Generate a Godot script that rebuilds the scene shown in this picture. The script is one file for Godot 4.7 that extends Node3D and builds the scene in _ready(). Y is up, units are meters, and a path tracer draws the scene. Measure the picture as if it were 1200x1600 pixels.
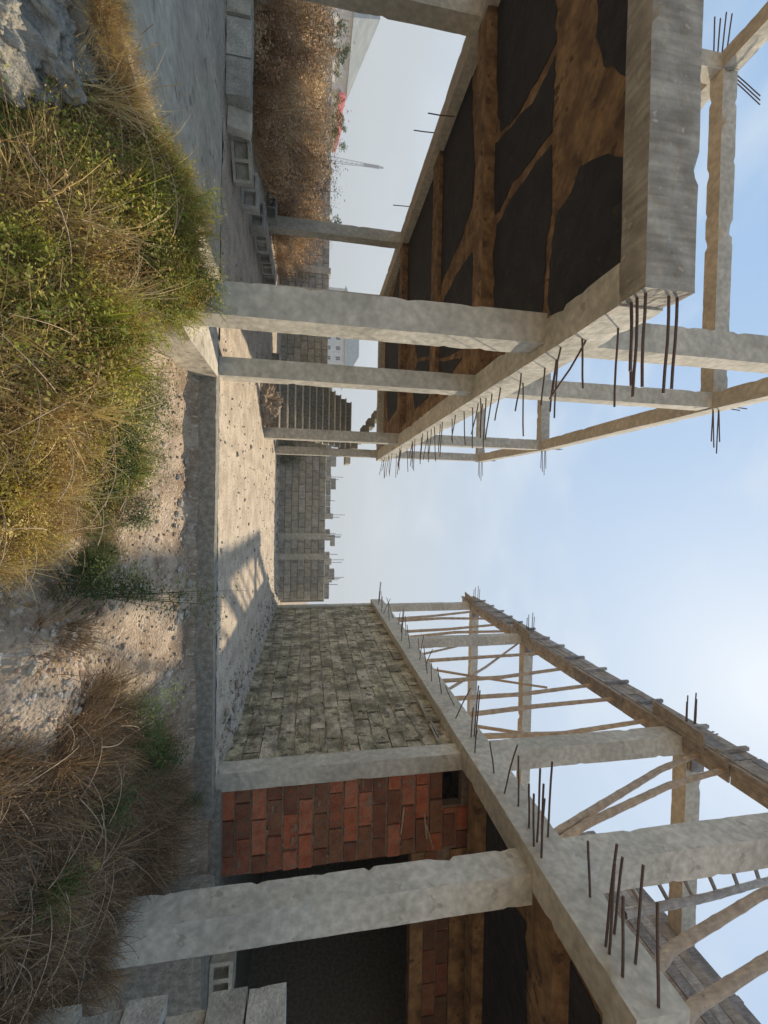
extends Node3D

# ---------------------------------------------------------------- helpers
var M := {}
var rng := RandomNumberGenerator.new()
var nz := FastNoiseLite.new()
var used := {}
var cache := {}
const EYE := Vector3(0, 1.0, 0)
const FOC := 664.18
const PIT := 0.172382
const YAW := 0.018161
const ROL := 0.015734

func axes() -> Array:
	# right, up, forward of the upright photograph; depth runs along -z
	var f := Vector3(sin(YAW) * cos(PIT), sin(PIT), -cos(YAW) * cos(PIT))
	var r := Vector3(cos(YAW), 0, sin(YAW))
	var u := Vector3(-sin(YAW) * sin(PIT), cos(PIT), cos(YAW) * sin(PIT))
	return [cos(ROL) * r + sin(ROL) * u, -sin(ROL) * r + cos(ROL) * u, f]

func ray(px: float, py: float) -> Vector3:
	var a := axes()
	return a[1] * ((px - 600.0) / FOC) + a[0] * ((py - 800.0) / FOC) + a[2]

func on_depth(px, py, d) -> Vector3:
	var v := ray(px, py); return EYE + v * (d / -v.z)
func on_level(px, py, y) -> Vector3:
	var v := ray(px, py); return EYE + v * ((y - EYE.y) / v.y)
func on_side(px, py, x) -> Vector3:
	var v := ray(px, py); return EYE + v * (x / v.x)

func W(x, y, d) -> Vector3: return Vector3(x, y, -d)

func numbered(n: String) -> String:
	if not used.has(n):
		used[n] = 0; return n
	used[n] += 1
	return "%s_%03d" % [n, used[n]]

func tag(o, label := "", category := "", group := "", kind := ""):
	if label: o.set_meta("label", label)
	if category: o.set_meta("category", category)
	if group: o.set_meta("group", group)
	if kind: o.set_meta("kind", kind)
	return o

func thing(called, at, label, category, group := "") -> Node3D:
	var o := Node3D.new(); o.name = numbered(called); o.position = at; add_child(o)
	return tag(o, label, category, group)

func put(parent, called, mesh, mat, at := Vector3.ZERO, turn := Vector3.ZERO) -> MeshInstance3D:
	# "at" is a place in the world, whatever the parent
	var o := MeshInstance3D.new(); o.mesh = mesh; o.material_override = mat
	o.name = numbered(called) if parent == self else called
	var off := Vector3.ZERO
	var p = parent
	while p != self and p != null:
		off += p.position; p = p.get_parent()
	o.position = at - off; o.rotation = turn
	parent.add_child(o, true)
	return o

# ---- meshes
func rough_box(size: Vector3, amp: float, step: float, seed_at: Vector3, chip := 0.0) -> ArrayMesh:
	var st := SurfaceTool.new(); st.begin(Mesh.PRIMITIVE_TRIANGLES)
	var h := size / 2
	var dirs := [[Vector3.RIGHT, Vector3.UP, Vector3.BACK], [Vector3.LEFT, Vector3.UP, Vector3.FORWARD], [Vector3.UP, Vector3.BACK, Vector3.RIGHT], [Vector3.DOWN, Vector3.FORWARD, Vector3.RIGHT], [Vector3.BACK, Vector3.UP, Vector3.LEFT], [Vector3.FORWARD, Vector3.UP, Vector3.RIGHT]]
	for k in 6:
		var n: Vector3 = dirs[k][0]; var a: Vector3 = dirs[k][1]; var b: Vector3 = dirs[k][2]
		var la := absf(a.dot(size)); var lb := absf(b.dot(size)); var ln := absf(n.dot(h))
		var na := clampi(int(round(la / step)), 1, 160); var nb := clampi(int(round(lb / step)), 1, 160)
		st.set_smooth_group(k)
		var pts := []
		for i in na + 1:
			var row := PackedVector3Array()
			for j in nb + 1:
				var p := n * ln + a * (la * (float(i) / na - .5)) + b * (lb * (float(j) / nb - .5))
				row.append(warp(p, h, amp, chip, seed_at))
			pts.append(row)
		for i in na:
			for j in nb:
				var p0: Vector3 = pts[i][j]; var p1: Vector3 = pts[i + 1][j]; var p2: Vector3 = pts[i + 1][j + 1]; var p3: Vector3 = pts[i][j + 1]
				var flip: bool = (p1 - p0).cross(p2 - p0).dot(n) > 0
				var o := [p0, p2, p1, p0, p3, p2] if flip else [p0, p1, p2, p0, p2, p3]
				for v in o: st.add_vertex(v)
	st.generate_normals()
	return st.commit()

func warp(p: Vector3, h: Vector3, amp: float, chip: float, s: Vector3) -> Vector3:
	var q := (p + s) * 1.0
	var d := Vector3(nz.get_noise_3d(q.x * 3, q.y * 3, q.z * 3), nz.get_noise_3d(q.x * 3 + 50, q.y * 3, q.z * 3), nz.get_noise_3d(q.x * 3, q.y * 3 + 50, q.z * 3)) * amp
	d += Vector3(nz.get_noise_3d(q.x * 16, q.y * 16, q.z * 16), nz.get_noise_3d(q.x * 16 + 9, q.y * 16, q.z * 16), nz.get_noise_3d(q.x * 16, q.y * 16 + 9, q.z * 16)) * amp * .16
	if chip > 0:
		# worn arrises: points on an edge are drawn in where the noise is high
		var e := 0
		for k in 3:
			if absf(absf(p[k]) - h[k]) < .001: e += 1
		if e >= 2:
			var c := maxf(0, nz.get_noise_3d(q.x * 9 + 31, q.y * 9, q.z * 9) - .22) * maxf(0, .5 + nz.get_noise_3d(q.x * 40, q.y * 40 + 31, q.z * 40)) * chip * 5.0 + chip * .1
			for k in 3:
				if absf(absf(p[k]) - h[k]) < .001: d[k] -= signf(p[k]) * c
	return p + d

func bevel_box(size: Vector3, b: float) -> ArrayMesh:
	var key := "bb%s%s" % [size, b]
	if cache.has(key): return cache[key]
	var st := SurfaceTool.new(); st.begin(Mesh.PRIMITIVE_TRIANGLES); st.set_smooth_group(-1)
	var h := size / 2
	var faces := []
	for k in 3:
		var a := (k + 1) % 3; var c := (k + 2) % 3
		for s in [-1, 1]:
			var q := []
			for e in [[-1, -1], [1, -1], [1, 1], [-1, 1]]:
				var v := Vector3.ZERO
				v[k] = s * h[k]; v[a] = e[0] * (h[a] - b); v[c] = e[1] * (h[c] - b); q.append(v)
			faces.append(q)
		for s in [-1, 1]:
			for t in [-1, 1]:
				var q := []
				for e in [-1, 1]:
					var v := Vector3.ZERO; v[k] = e * (h[k] - b); v[a] = s * h[a]; v[c] = t * (h[c] - b); q.append(v)
				for e in [1, -1]:
					var v := Vector3.ZERO; v[k] = e * (h[k] - b); v[a] = s * (h[a] - b); v[c] = t * h[c]; q.append(v)
				faces.append(q)
	for x in [-1, 1]:
		for y in [-1, 1]:
			for z in [-1, 1]:
				faces.append([Vector3(x * h.x, y * (h.y - b), z * (h.z - b)), Vector3(x * (h.x - b), y * h.y, z * (h.z - b)), Vector3(x * (h.x - b), y * (h.y - b), z * h.z)])
	for q in faces: add_face(st, q)
	st.generate_normals()
	cache[key] = st.commit()
	return cache[key]

func add_face(st, q: Array, out = null):
	# a flat convex face wound so that its front looks away from the origin (or along out)
	var c := Vector3.ZERO
	for v in q: c += v
	c /= q.size()
	var n: Vector3 = (q[1] - q[0]).cross(q[2] - q[0])
	var dirn: Vector3 = c if out == null else out
	var flip := n.dot(dirn) > 0
	for i in range(1, q.size() - 1):
		st.add_vertex(q[0])
		if flip: st.add_vertex(q[i + 1]); st.add_vertex(q[i])
		else: st.add_vertex(q[i]); st.add_vertex(q[i + 1])

func add_box(st, lo: Vector3, hi: Vector3):
	var c := (lo + hi) / 2; var h := (hi - lo) / 2
	for k in 3:
		var a := (k + 1) % 3; var b := (k + 2) % 3
		for s in [-1, 1]:
			var q := []
			for e in [[-1, -1], [1, -1], [1, 1], [-1, 1]]:
				var v := Vector3.ZERO; v[k] = s * h[k]; v[a] = e[0] * h[a]; v[b] = e[1] * h[b]; q.append(c + v)
			var n := Vector3.ZERO; n[k] = s
			add_face(st, q, n)

func flat() -> SurfaceTool:
	var st := SurfaceTool.new(); st.begin(Mesh.PRIMITIVE_TRIANGLES); st.set_smooth_group(-1); return st

func done(st) -> ArrayMesh:
	st.generate_normals(); return st.commit()

func add_tube(st, pts: Array, r0: float, r1: float, sides := 6, caps := true):
	var rings := []
	for i in pts.size():
		var t: Vector3 = (pts[mini(i + 1, pts.size() - 1)] - pts[maxi(i - 1, 0)]).normalized()
		var a := t.cross(Vector3.UP if absf(t.y) < .9 else Vector3.RIGHT).normalized(); var b := t.cross(a)
		var r := lerpf(r0, r1, float(i) / maxf(1, pts.size() - 1))
		var ring := []
		for k in sides:
			var w := TAU * k / sides
			ring.append(pts[i] + (a * cos(w) + b * sin(w)) * r)
		rings.append(ring)
	st.set_smooth_group(1)
	for i in pts.size() - 1:
		for k in sides:
			var l := (k + 1) % sides
			var q := [rings[i][k], rings[i][l], rings[i + 1][l], rings[i + 1][k]]
			add_face(st, q, (q[0] + q[1] + q[2] + q[3]) / 4.0 - (pts[i] + pts[i + 1]) / 2.0)
	if caps:
		st.set_smooth_group(-1)
		add_face(st, rings[0], pts[0] - pts[1]); add_face(st, rings[-1], pts[-1] - pts[-2])

func tube(pts: Array, r0: float, r1: float, sides := 6) -> ArrayMesh:
	var st := flat(); add_tube(st, pts, r0, r1, sides); return done(st)

func prism(outline: PackedVector2Array, y0: float, y1: float) -> ArrayMesh:
	# an outline on the plan (x, z) with a thickness
	var st := flat()
	var idx := Geometry2D.triangulate_polygon(outline)
	for i in range(0, idx.size(), 3):
		for s in [0, 1]:
			var q := []
			for k in 3: q.append(Vector3(outline[idx[i + k]].x, y1 if s else y0, outline[idx[i + k]].y))
			add_face(st, q, Vector3.UP if s else Vector3.DOWN)
	var cw := Geometry2D.is_polygon_clockwise(outline)
	for i in outline.size():
		var a := outline[i]; var b := outline[(i + 1) % outline.size()]
		var n := Vector3(b.y - a.y, 0, -(b.x - a.x)) * (-1.0 if cw else 1.0)
		add_face(st, [Vector3(a.x, y0, a.y), Vector3(b.x, y0, b.y), Vector3(b.x, y1, b.y), Vector3(a.x, y1, a.y)], n)
	return done(st)

# ---- materials
func bytes_of(n: FastNoiseLite, size: int) -> PackedByteArray:
	var im := n.get_seamless_image(size, size)
	im.convert(Image.FORMAT_L8)
	return im.get_data()

func noise(seed_no: int, freq: float, oct := 4) -> FastNoiseLite:
	var n := FastNoiseLite.new(); n.seed = seed_no; n.frequency = freq; n.noise_type = FastNoiseLite.TYPE_SIMPLEX_SMOOTH
	n.fractal_octaves = oct; n.fractal_gain = .55; return n

func s255(c: Color) -> Color: return c.linear_to_srgb()

# a colour texture of three linear colours: coarse patches between a and b, fine grain, sparse specks of c
func grain_tex(seed_no: int, a: Color, b: Color, c: Color, coarse := .006, fine := .08, speck := .7, streak := false) -> ImageTexture:
	var size := 512
	var n1 := bytes_of(noise(seed_no, coarse, 5), size); var n2 := bytes_of(noise(seed_no + 7, fine, 3), size); var n3 := bytes_of(noise(seed_no + 13, fine * .45, 4), size)
	var sa := s255(a); var sb := s255(b); var sc := s255(c)
	var out := PackedByteArray(); out.resize(size * size * 3)
	for y in size:
		for x in size:
			var i := y * size + x
			var i2 := (y / 10 * size + x) if streak else i
			var t := clampf((n1[i] / 255.0 - .5) * 1.8 + .5 + (n2[i2] / 255.0 - .5) * .3, 0, 1)
			var g := 1.0 + (n2[i2] / 255.0 - .5) * .2
			var k := clampf((n3[i] / 255.0 - speck) * 9.0, 0, 1)
			out[i * 3] = clampi(int(lerpf(lerpf(sa.r, sb.r, t) * g, sc.r, k) * 255), 0, 255)
			out[i * 3 + 1] = clampi(int(lerpf(lerpf(sa.g, sb.g, t) * g, sc.g, k) * 255), 0, 255)
			out[i * 3 + 2] = clampi(int(lerpf(lerpf(sa.b, sb.b, t) * g, sc.b, k) * 255), 0, 255)
	var im := Image.create_from_data(size, size, false, Image.FORMAT_RGB8, out)
	return ImageTexture.create_from_image(im)

func bump_tex(seed_no: int, freq: float, depth: float) -> ImageTexture:
	var im := noise(seed_no, freq, 4).get_seamless_image(512, 512)
	im.convert(Image.FORMAT_RGBA8); im.bump_map_to_normal_map(depth)
	return ImageTexture.create_from_image(im)

func surf(called, tex, bump, scale: float, rough := .92, bump_k := 1.0) -> StandardMaterial3D:
	var m := StandardMaterial3D.new()
	m.albedo_texture = tex; m.roughness = rough
	if bump != null:
		m.normal_enabled = true; m.normal_texture = bump; m.normal_scale = bump_k
	m.uv1_triplanar = true; m.uv1_world_triplanar = true; m.uv1_scale = Vector3.ONE * scale
	M[called] = m
	return m

func tint(called, from, c: Color) -> void:
	var m: StandardMaterial3D = M[from].duplicate(); m.albedo_color = c; M[called] = m

func leaf_mat(called, c: Color, back := .5):
	var m := StandardMaterial3D.new()
	m.albedo_color = c; m.vertex_color_use_as_albedo = true; m.roughness = .7
	m.cull_mode = BaseMaterial3D.CULL_DISABLED
	m.backlight_enabled = true; m.backlight = Color(back, back, back * .7)
	M[called] = m

func make_materials():
	var b1 := bump_tex(3, .05, 6.0); var b2 := bump_tex(4, .02, 9.0); var b3 := bump_tex(5, .11, 5.0)
	surf("concrete", grain_tex(11, Color(.44, .415, .345), Color(.56, .525, .44), Color(.37, .335, .27), .005, .045, .80), b1, .4, .93, .14)
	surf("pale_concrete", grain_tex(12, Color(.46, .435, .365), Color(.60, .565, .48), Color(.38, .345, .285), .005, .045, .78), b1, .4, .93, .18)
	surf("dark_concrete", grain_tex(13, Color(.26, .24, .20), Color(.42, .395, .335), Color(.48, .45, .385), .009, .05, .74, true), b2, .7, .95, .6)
	surf("screed", grain_tex(14, Color(.40, .36, .285), Color(.54, .49, .39), Color(.27, .225, .17), .006, .04, .75), b2, .4, .85, .25)
	surf("block", grain_tex(15, Color(.36, .345, .30), Color(.52, .495, .435), Color(.27, .25, .21), .012, .07, .74), b3, .9, .96, .6)
	surf("stained_block", grain_tex(25, Color(.20, .175, .12), Color(.58, .505, .38), Color(.17, .15, .105), .010, .05, .66), b3, .36, .96, .6)
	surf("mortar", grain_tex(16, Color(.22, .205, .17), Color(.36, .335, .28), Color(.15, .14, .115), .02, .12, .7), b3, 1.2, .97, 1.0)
	surf("sand", grain_tex(17, Color(.42, .345, .26), Color(.60, .51, .40), Color(.25, .20, .15), .006, .12, .68), b3, .7, .97, .9)
	surf("soil", grain_tex(18, Color(.24, .17, .11), Color(.50, .395, .285), Color(.58, .49, .40), .008, .10, .66), b3, .6, .97, 1.0)
	surf("ply", grain_tex(19, Color(.15, .085, .04), Color(.32, .195, .085), Color(.09, .05, .025), .007, .03, .7), b2, .6, .85, .2)
	surf("timber", grain_tex(20, Color(.27, .25, .225), Color(.43, .405, .37), Color(.18, .16, .145), .01, .07, .73, true), b1, 1.1, .85, .4)
	surf("bamboo", grain_tex(21, Color(.32, .23, .15), Color(.50, .37, .235), Color(.18, .125, .08), .012, .06, .75, true), b1, 1.3, .6, .3)
	surf("brick", grain_tex(22, Color(.33, .10, .05), Color(.46, .165, .085), Color(.30, .175, .115), .012, .06, .62), b3, .9, .93, .7)
	surf("brick_mortar", grain_tex(23, Color(.20, .145, .10), Color(.31, .235, .17), Color(.14, .10, .07), .02, .1, .7), b3, 1.2, .96, .8)
	surf("steel", grain_tex(24, Color(.07, .045, .035), Color(.15, .10, .08), Color(.20, .10, .06), .03, .15, .7), b1, 4.0, .75, .4)
	surf("stone", grain_tex(26, Color(.30, .275, .235), Color(.48, .44, .375), Color(.20, .18, .15), .02, .1, .7), b1, 1.4, .95, .7)
	surf("far_wall", grain_tex(27, Color(.55, .54, .50), Color(.68, .66, .61), Color(.42, .41, .38), .01, .06, .75), null, .12, .95)
	surf("roof_sheet", grain_tex(28, Color(.15, .165, .16), Color(.22, .235, .23), Color(.12, .125, .12), .01, .08, .75, true), null, .1, .7)
	tint("brick_f", "brick", Color(.62, .74, .74))
	tint("brick_e", "brick", Color(.78, .86, .84))
	tint("brick_b", "brick", Color(.86, .84, .82)); tint("brick_c", "brick", Color(.74, .77, .76)); tint("brick_d", "brick", Color(1, .93, .86))
	tint("block_b", "block", Color(.90, .90, .90)); tint("block_c", "block", Color(.96, .95, .92))
	tint("stained_b", "stained_block", Color(.88, .88, .85)); tint("stained_c", "stained_block", Color(.95, .96, .92))
	tint("cream", "far_wall", Color(1, .96, .86)); tint("timber_b", "timber", Color(.84, .84, .86)); tint("timber_c", "timber", Color(.93, .9, .86))
	surf("plastic", grain_tex(35, Color(.013, .012, .013), Color(.028, .025, .025), Color(.05, .036, .026), .008, .05, .74), b2, .6, .8, .3)
	var m := StandardMaterial3D.new()
	m = StandardMaterial3D.new(); m.albedo_color = s255(Color(.05, .055, .06)); m.roughness = .3; M.dark_glass = m
	m = StandardMaterial3D.new(); m.albedo_color = s255(Color(.36, .06, .06)); m.roughness = .8; M.red_roof = m
	m = StandardMaterial3D.new(); m.albedo_color = s255(Color(.28, .28, .29)); m.roughness = .6; M.mast = m
	m = StandardMaterial3D.new(); m.albedo_color = s255(Color(.55, .42, .12)); m.roughness = .6; M.wrapper = m
	leaf_mat("leaf", Color.WHITE, 1.0); leaf_mat("straw", Color.WHITE, .6)

# ---------------------------------------------------------------- plants
func sprig_mesh(seed_no: int, height: float, leaves: int, leaf: float, lean := .5, width := .42) -> ArrayMesh:
	var r := RandomNumberGenerator.new(); r.seed = seed_no
	var st := flat()
	for s in 3:
		var a := r.randf() * TAU; var top := Vector3(cos(a) * lean * r.randf_range(.3, 1) * height, height * r.randf_range(.7, 1), sin(a) * lean * r.randf_range(.3, 1) * height)
		var pts := [Vector3.ZERO, top * .5 + Vector3(0, height * .12, 0), top]
		add_tube(st, pts, .0028, .0012, 3, false)
		for k in leaves / 3:
			var t := r.randf_range(.12, 1.0)
			var p: Vector3 = pts[0].lerp(pts[1], t * 2) if t < .5 else pts[1].lerp(pts[2], t * 2 - 1)
			var w := r.randf() * TAU; var dirn := Vector3(cos(w), r.randf_range(-.35, .75), sin(w)).normalized()
			p += dirn * r.randf() * height * .16
			var side := dirn.cross(Vector3(r.randf_range(-.5, .5), 1, r.randf_range(-.5, .5))).normalized() * leaf * width
			var l := leaf * r.randf_range(.6, 1.25)
			st.set_smooth_group(-1)
			var q := [p, p + dirn * l * .45 + side * .5 + Vector3(0, -l * .06, 0), p + dirn * l + Vector3(0, -l * .2, 0), p + dirn * l * .45 - side * .5]
			st.add_vertex(q[0]); st.add_vertex(q[1]); st.add_vertex(q[2]); st.add_vertex(q[0]); st.add_vertex(q[2]); st.add_vertex(q[3])
	return done(st)

func tuft_mesh(seed_no: int, height: float, blades: int, spread: float, wide: float) -> ArrayMesh:
	var r := RandomNumberGenerator.new(); r.seed = seed_no
	var st := flat()
	for k in blades:
		var a := r.randf() * TAU; var o := Vector3(cos(a), 0, sin(a))
		var h := height * r.randf_range(.45, 1.1); var bend := spread * r.randf_range(.2, 1.2)
		var side := Vector3(-sin(a), 0, cos(a)).rotated(Vector3.UP, r.randf_range(-1, 1)) * wide
		var base := o * r.randf() * height * .12
		var prev := base
		for i in 4:
			var t := (i + 1) / 4.0
			var p := base + o * bend * h * t * t + Vector3(0, h * (t - .35 * bend * t * t), 0)
			var w0 := side * (1.0 - i / 4.0); var w1 := side * (1.0 - t)
			st.add_vertex(prev - w0); st.add_vertex(prev + w0); st.add_vertex(p + w1)
			if i < 3: st.add_vertex(prev - w0); st.add_vertex(p + w1); st.add_vertex(p - w1)
			prev = p
	return done(st)

func dome(arrs: Array, rad: float, height: float, n: int, cols: Array) -> ArrayMesh:
	# a clump: sprigs pointing outwards over a dome, joined into one mesh with their own colours
	var st := SurfaceTool.new(); st.begin(Mesh.PRIMITIVE_TRIANGLES)
	for i in n:
		var v := Vector3(rng.randfn(), absf(rng.randfn()) * .9, rng.randfn()).normalized()
		var b := Basis(Vector3.UP, atan2(v.x, v.z) + rng.randf_range(-.6, .6)) * Basis(Vector3.RIGHT, acos(v.y) * rng.randf_range(.2, .95)) * Basis(Vector3.UP, rng.randf() * TAU)
		b = b.scaled(Vector3.ONE * rng.randf_range(.55, 1.15))
		var off := Vector3(v.x * rad, height * v.y * rng.randf_range(.25, 1.0), v.z * rad)
		var c: Color = cols[rng.randi() % cols.size()] * rng.randf_range(.7, 1.2)
		var ar = arrs[rng.randi() % arrs.size()]
		var vs: PackedVector3Array = ar[Mesh.ARRAY_VERTEX]; var ns: PackedVector3Array = ar[Mesh.ARRAY_NORMAL]; var ix = ar[Mesh.ARRAY_INDEX]
		var cnt: int = ix.size() if ix != null and ix.size() > 0 else vs.size()
		for j in cnt:
			var w: int = ix[j] if ix != null and ix.size() > 0 else j
			st.set_color(c); st.set_normal((b * ns[w]).normalized()); st.add_vertex(off + b * vs[w])
	return st.commit()

func scatter(called, mesh, mat, places: Array, label, category) -> MultiMeshInstance3D:
	# places: [position, scale, turn, tilt, colour]
	var mm := MultiMesh.new(); mm.transform_format = MultiMesh.TRANSFORM_3D; mm.use_colors = true
	mm.mesh = mesh; mm.instance_count = places.size()
	for i in places.size():
		var q = places[i]
		var b := Basis(Vector3.UP, q[2]) * Basis(Vector3.RIGHT, q[3])
		mm.set_instance_transform(i, Transform3D(b.scaled(Vector3.ONE * q[1]), q[0])); mm.set_instance_color(i, q[4])
	var o := MultiMeshInstance3D.new(); o.multimesh = mm; o.material_override = mat; o.name = numbered(called); add_child(o)
	return tag(o, label, category, "", "stuff")

func plant(called, at: Vector3, n: int, radius: float, height: float, meshes: Array, mat, cols: Array, label, category, group := ""):
	# one plant: several sprigs joined into one mesh with vertex colours, on a short stem
	var t := thing(called, at, label, category, group)
	var st := SurfaceTool.new(); st.begin(Mesh.PRIMITIVE_TRIANGLES)
	var arrs := []
	for m in meshes: arrs.append(m.surface_get_arrays(0))
	for i in n:
		var ar = arrs[rng.randi() % arrs.size()]
		var a := rng.randf() * TAU; var rr := sqrt(rng.randf()) * radius
		var k := height * rng.randf_range(.6, 1.1)
		var b := Basis(Vector3.UP, rng.randf() * TAU).scaled(Vector3.ONE * k)
		b = Basis(Vector3(sin(a), 0, -cos(a)), -rng.randf_range(0, .5) * rr / maxf(radius, .01)) * b
		var off := Vector3(cos(a) * rr, 0, sin(a) * rr)
		var c: Color = cols[rng.randi() % cols.size()]; c = c * rng.randf_range(.75, 1.2)
		st.set_color(c)
		var vs: PackedVector3Array = ar[Mesh.ARRAY_VERTEX]; var ns: PackedVector3Array = ar[Mesh.ARRAY_NORMAL]
		var ix = ar[Mesh.ARRAY_INDEX]
		var cnt: int = ix.size() if ix != null and ix.size() > 0 else vs.size()
		for j in cnt:
			var v: int = ix[j] if ix != null and ix.size() > 0 else j
			st.set_color(c); st.set_normal((b * ns[v]).normalized()); st.add_vertex(off + b * vs[v])
	put(t, "foliage", st.commit(), mat, at)
	put(t, "stem", tube([Vector3(0, -.12, 0), Vector3(.005, height * .12, .004), Vector3(0, height * .3, .01)], .006, .003, 5), M.bamboo, at)
	return t

func ground_y(x: float, d: float) -> float:
	if d > 4.84: return -.05
	var y := -.24 - (4.8 - d) * .16
	if d < 2.2: y = -.656
	y += nz.get_noise_2d(x * 7, d * 7) * .045 + nz.get_noise_2d(x * 28, d * 28) * .02
	y += .16 * exp(-(pow(x - 1.0, 2) / .35 + pow(d - 2.7, 2) / .12)) + .1 * exp(-(pow(x - 2.1, 2) / .2 + pow(d - 2.75, 2) / .1))
	return y

# ---------------------------------------------------------------- scene
func _ready():
	rng.seed = 77; nz.seed = 5; nz.frequency = .35; nz.fractal_octaves = 3
	# camera: the photograph was taken with the phone on its side
	var ax := axes()
	var cam := Camera3D.new(); cam.name = "camera"; add_child(cam)
	cam.transform = Transform3D(Basis(ax[1], -ax[0], -ax[2]), EYE)
	cam.fov = rad_to_deg(2 * atan(800.0 / FOC)); cam.near = .05; cam.far = 900; cam.current = true
	# sky
	var env := Environment.new()
	env.background_mode = Environment.BG_SKY
	var sun_dir := Vector3(.38, 1.0, -.75).normalized()
	var sky := Sky.new(); var sm := PanoramaSkyMaterial.new(); sm.panorama = sky_image(sun_dir); sky.sky_material = sm; env.sky = sky
	env.background_energy_multiplier = 1.0
	env.tonemap_mode = Environment.TONE_MAPPER_LINEAR; env.tonemap_exposure = 1.25
	env.fog_enabled = true; env.fog_density = .0016; env.fog_light_color = Color(.80, .83, .86)
	env.sdfgi_enabled = true; env.ssao_enabled = true; env.ssil_enabled = true
	var we := WorldEnvironment.new(); we.name = "environment"; we.environment = env; add_child(we)
	var sun := DirectionalLight3D.new(); sun.name = "sun"; add_child(sun)
	sun.look_at_from_position(sun_dir * 50, Vector3.ZERO); sun.light_energy = 1.3; sun.light_color = Color(1, .93, .82); sun.light_angular_distance = 1.3; sun.shadow_enabled = true

	make_materials()
	build_ground()
	build_left_frame()
	build_right_building()
	build_back_walls()
	build_props()
	build_blocks()
	build_distance()
	build_plants()
	build_rubble()

func sky_image(sun_dir: Vector3) -> ImageTexture:
	var w := 1024; var h := 512
	var im := Image.create(w, h, false, Image.FORMAT_RGBF)
	var cn := noise(91, 1.1, 5)
	for j in h:
		var th := PI * (j + .5) / h; var y := cos(th); var sr := sin(th)
		for i in w:
			var ph := TAU * (i + .5) / w
			var dv := Vector3(sin(ph) * sr, y, -cos(ph) * sr)
			var e := clampf(y, 0, 1)
			var c := Color(.515, .545, .555).lerp(Color(.22, .395, .65), smoothstep(.02, .74, e))
			var ang := acos(clampf(dv.dot(sun_dir), -1, 1))
			var glow := exp(-ang / .42)
			c = c.lerp(Color(.76, .80, .84), clampf(glow * 1.0, 0, .92))
			# thin high cloud: two octaves of drifting veil
			var q := Vector3(dv.x, dv.y * 2.4, dv.z)
			var v := cn.get_noise_3d(q.x * 1.6, q.y * 1.6, q.z * 1.6) * .7 + cn.get_noise_3d(q.x * 5 + 7, q.y * 5, q.z * 5) * .3
			var veil := smoothstep(-.08, .5, v) * .5 * smoothstep(0, .25, e)
			c = c.lerp(Color(.63, .69, .75), veil)
			if y < 0: c = Color(.46, .45, .43).lerp(Color(.515, .545, .555), clampf(1 + y * 12, 0, 1))
			im.set_pixel(i, j, c)
	return ImageTexture.create_from_image(im)

func grid(xs: Array, ds: Array, height: Callable) -> ArrayMesh:
	var st := SurfaceTool.new(); st.begin(Mesh.PRIMITIVE_TRIANGLES); st.set_smooth_group(0)
	var nx := xs.size(); var nd := ds.size()
	for d in ds:
		for x in xs: st.add_vertex(Vector3(x, height.call(x, d), -d))
	for j in nd - 1:
		for i in nx - 1:
			var a := j * nx + i
			for k in [a, a + nx, a + nx + 1, a, a + nx + 1, a + 1]: st.add_index(k)
	st.generate_normals()
	return st.commit()

func span(a: float, b: float, step: float) -> Array:
	var o := []
	var n := int(ceil((b - a) / step))
	for i in n + 1: o.append(lerpf(a, b, float(i) / n))
	return o

func build_ground():
	var xs := [-400.0, -150.0, -60.0, -25.0, -12.0] + span(-7, 7, .07) + [12.0, 25.0, 60.0, 150.0, 400.0]
	var ds := [-60.0, -20.0, -6.0, -2.0, 0.0] + span(1.0, 4.9, .06) + [6.0, 8.0, 10.0, 14.0, 25.0, 60.0, 150.0, 420.0]
	tag(put(self, "ground", grid(xs, ds, ground_y), M.soil), "", "", "", "structure")
	var fill := func(x, d):
		var edge: float = smoothstep(1.9, 3.1, x) * smoothstep(4.95, 5.6, d) * .05 + smoothstep(12.6, 13.6, d) * .05
		return nz.get_noise_2d(x * 6, d * 6) * .016 + nz.get_noise_2d(x * 26, d * 26) * .009 + edge * (.6 + nz.get_noise_2d(x * 14, d * 14) * 1.4)
	tag(put(self, "yard_fill", grid(span(-6.4, 3.3, .06), span(4.94, 13.9, .06), fill), M.sand), "", "", "", "structure")
	tag(put(self, "far_ground", grid([-300.0, -60.0, -20.0, -6.4], [4.85, 9.0, 20.0, 100.0, 400.0], func(x, d): return -.02), M.soil), "", "", "", "structure")
	var kerb := thing("foundation_beam", W(.9, 0, 4.9), "low concrete foundation beam along the front edge of the sandy yard", "kerb")
	put(kerb, "beam", rough_box(Vector3(5.2, .62, .2), .006, .06, Vector3(1, 2, 3), .014), M.mortar, W(.85, -.312, 4.9))
	# the smooth floor under the left frame
	var outline := PackedVector2Array()
	for q in [[-6.6, 2.05], [-5.2, 2.0], [-4.0, 2.1], [-3.2, 2.0], [-2.6, 2.12], [-2.42, 2.35], [-2.3, 2.6], [-2.24, 2.8], [-2.1, 2.98], [-1.75, 3.1], [-1.4, 3.2], [-1.32, 3.7], [-1.32, 4.78], [-6.6, 4.95]]:
		outline.append(Vector2(q[0], -q[1]))
	tag(put(self, "concrete_floor", prism(outline, -.35, .012), M.screed), "", "", "", "structure")

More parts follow.
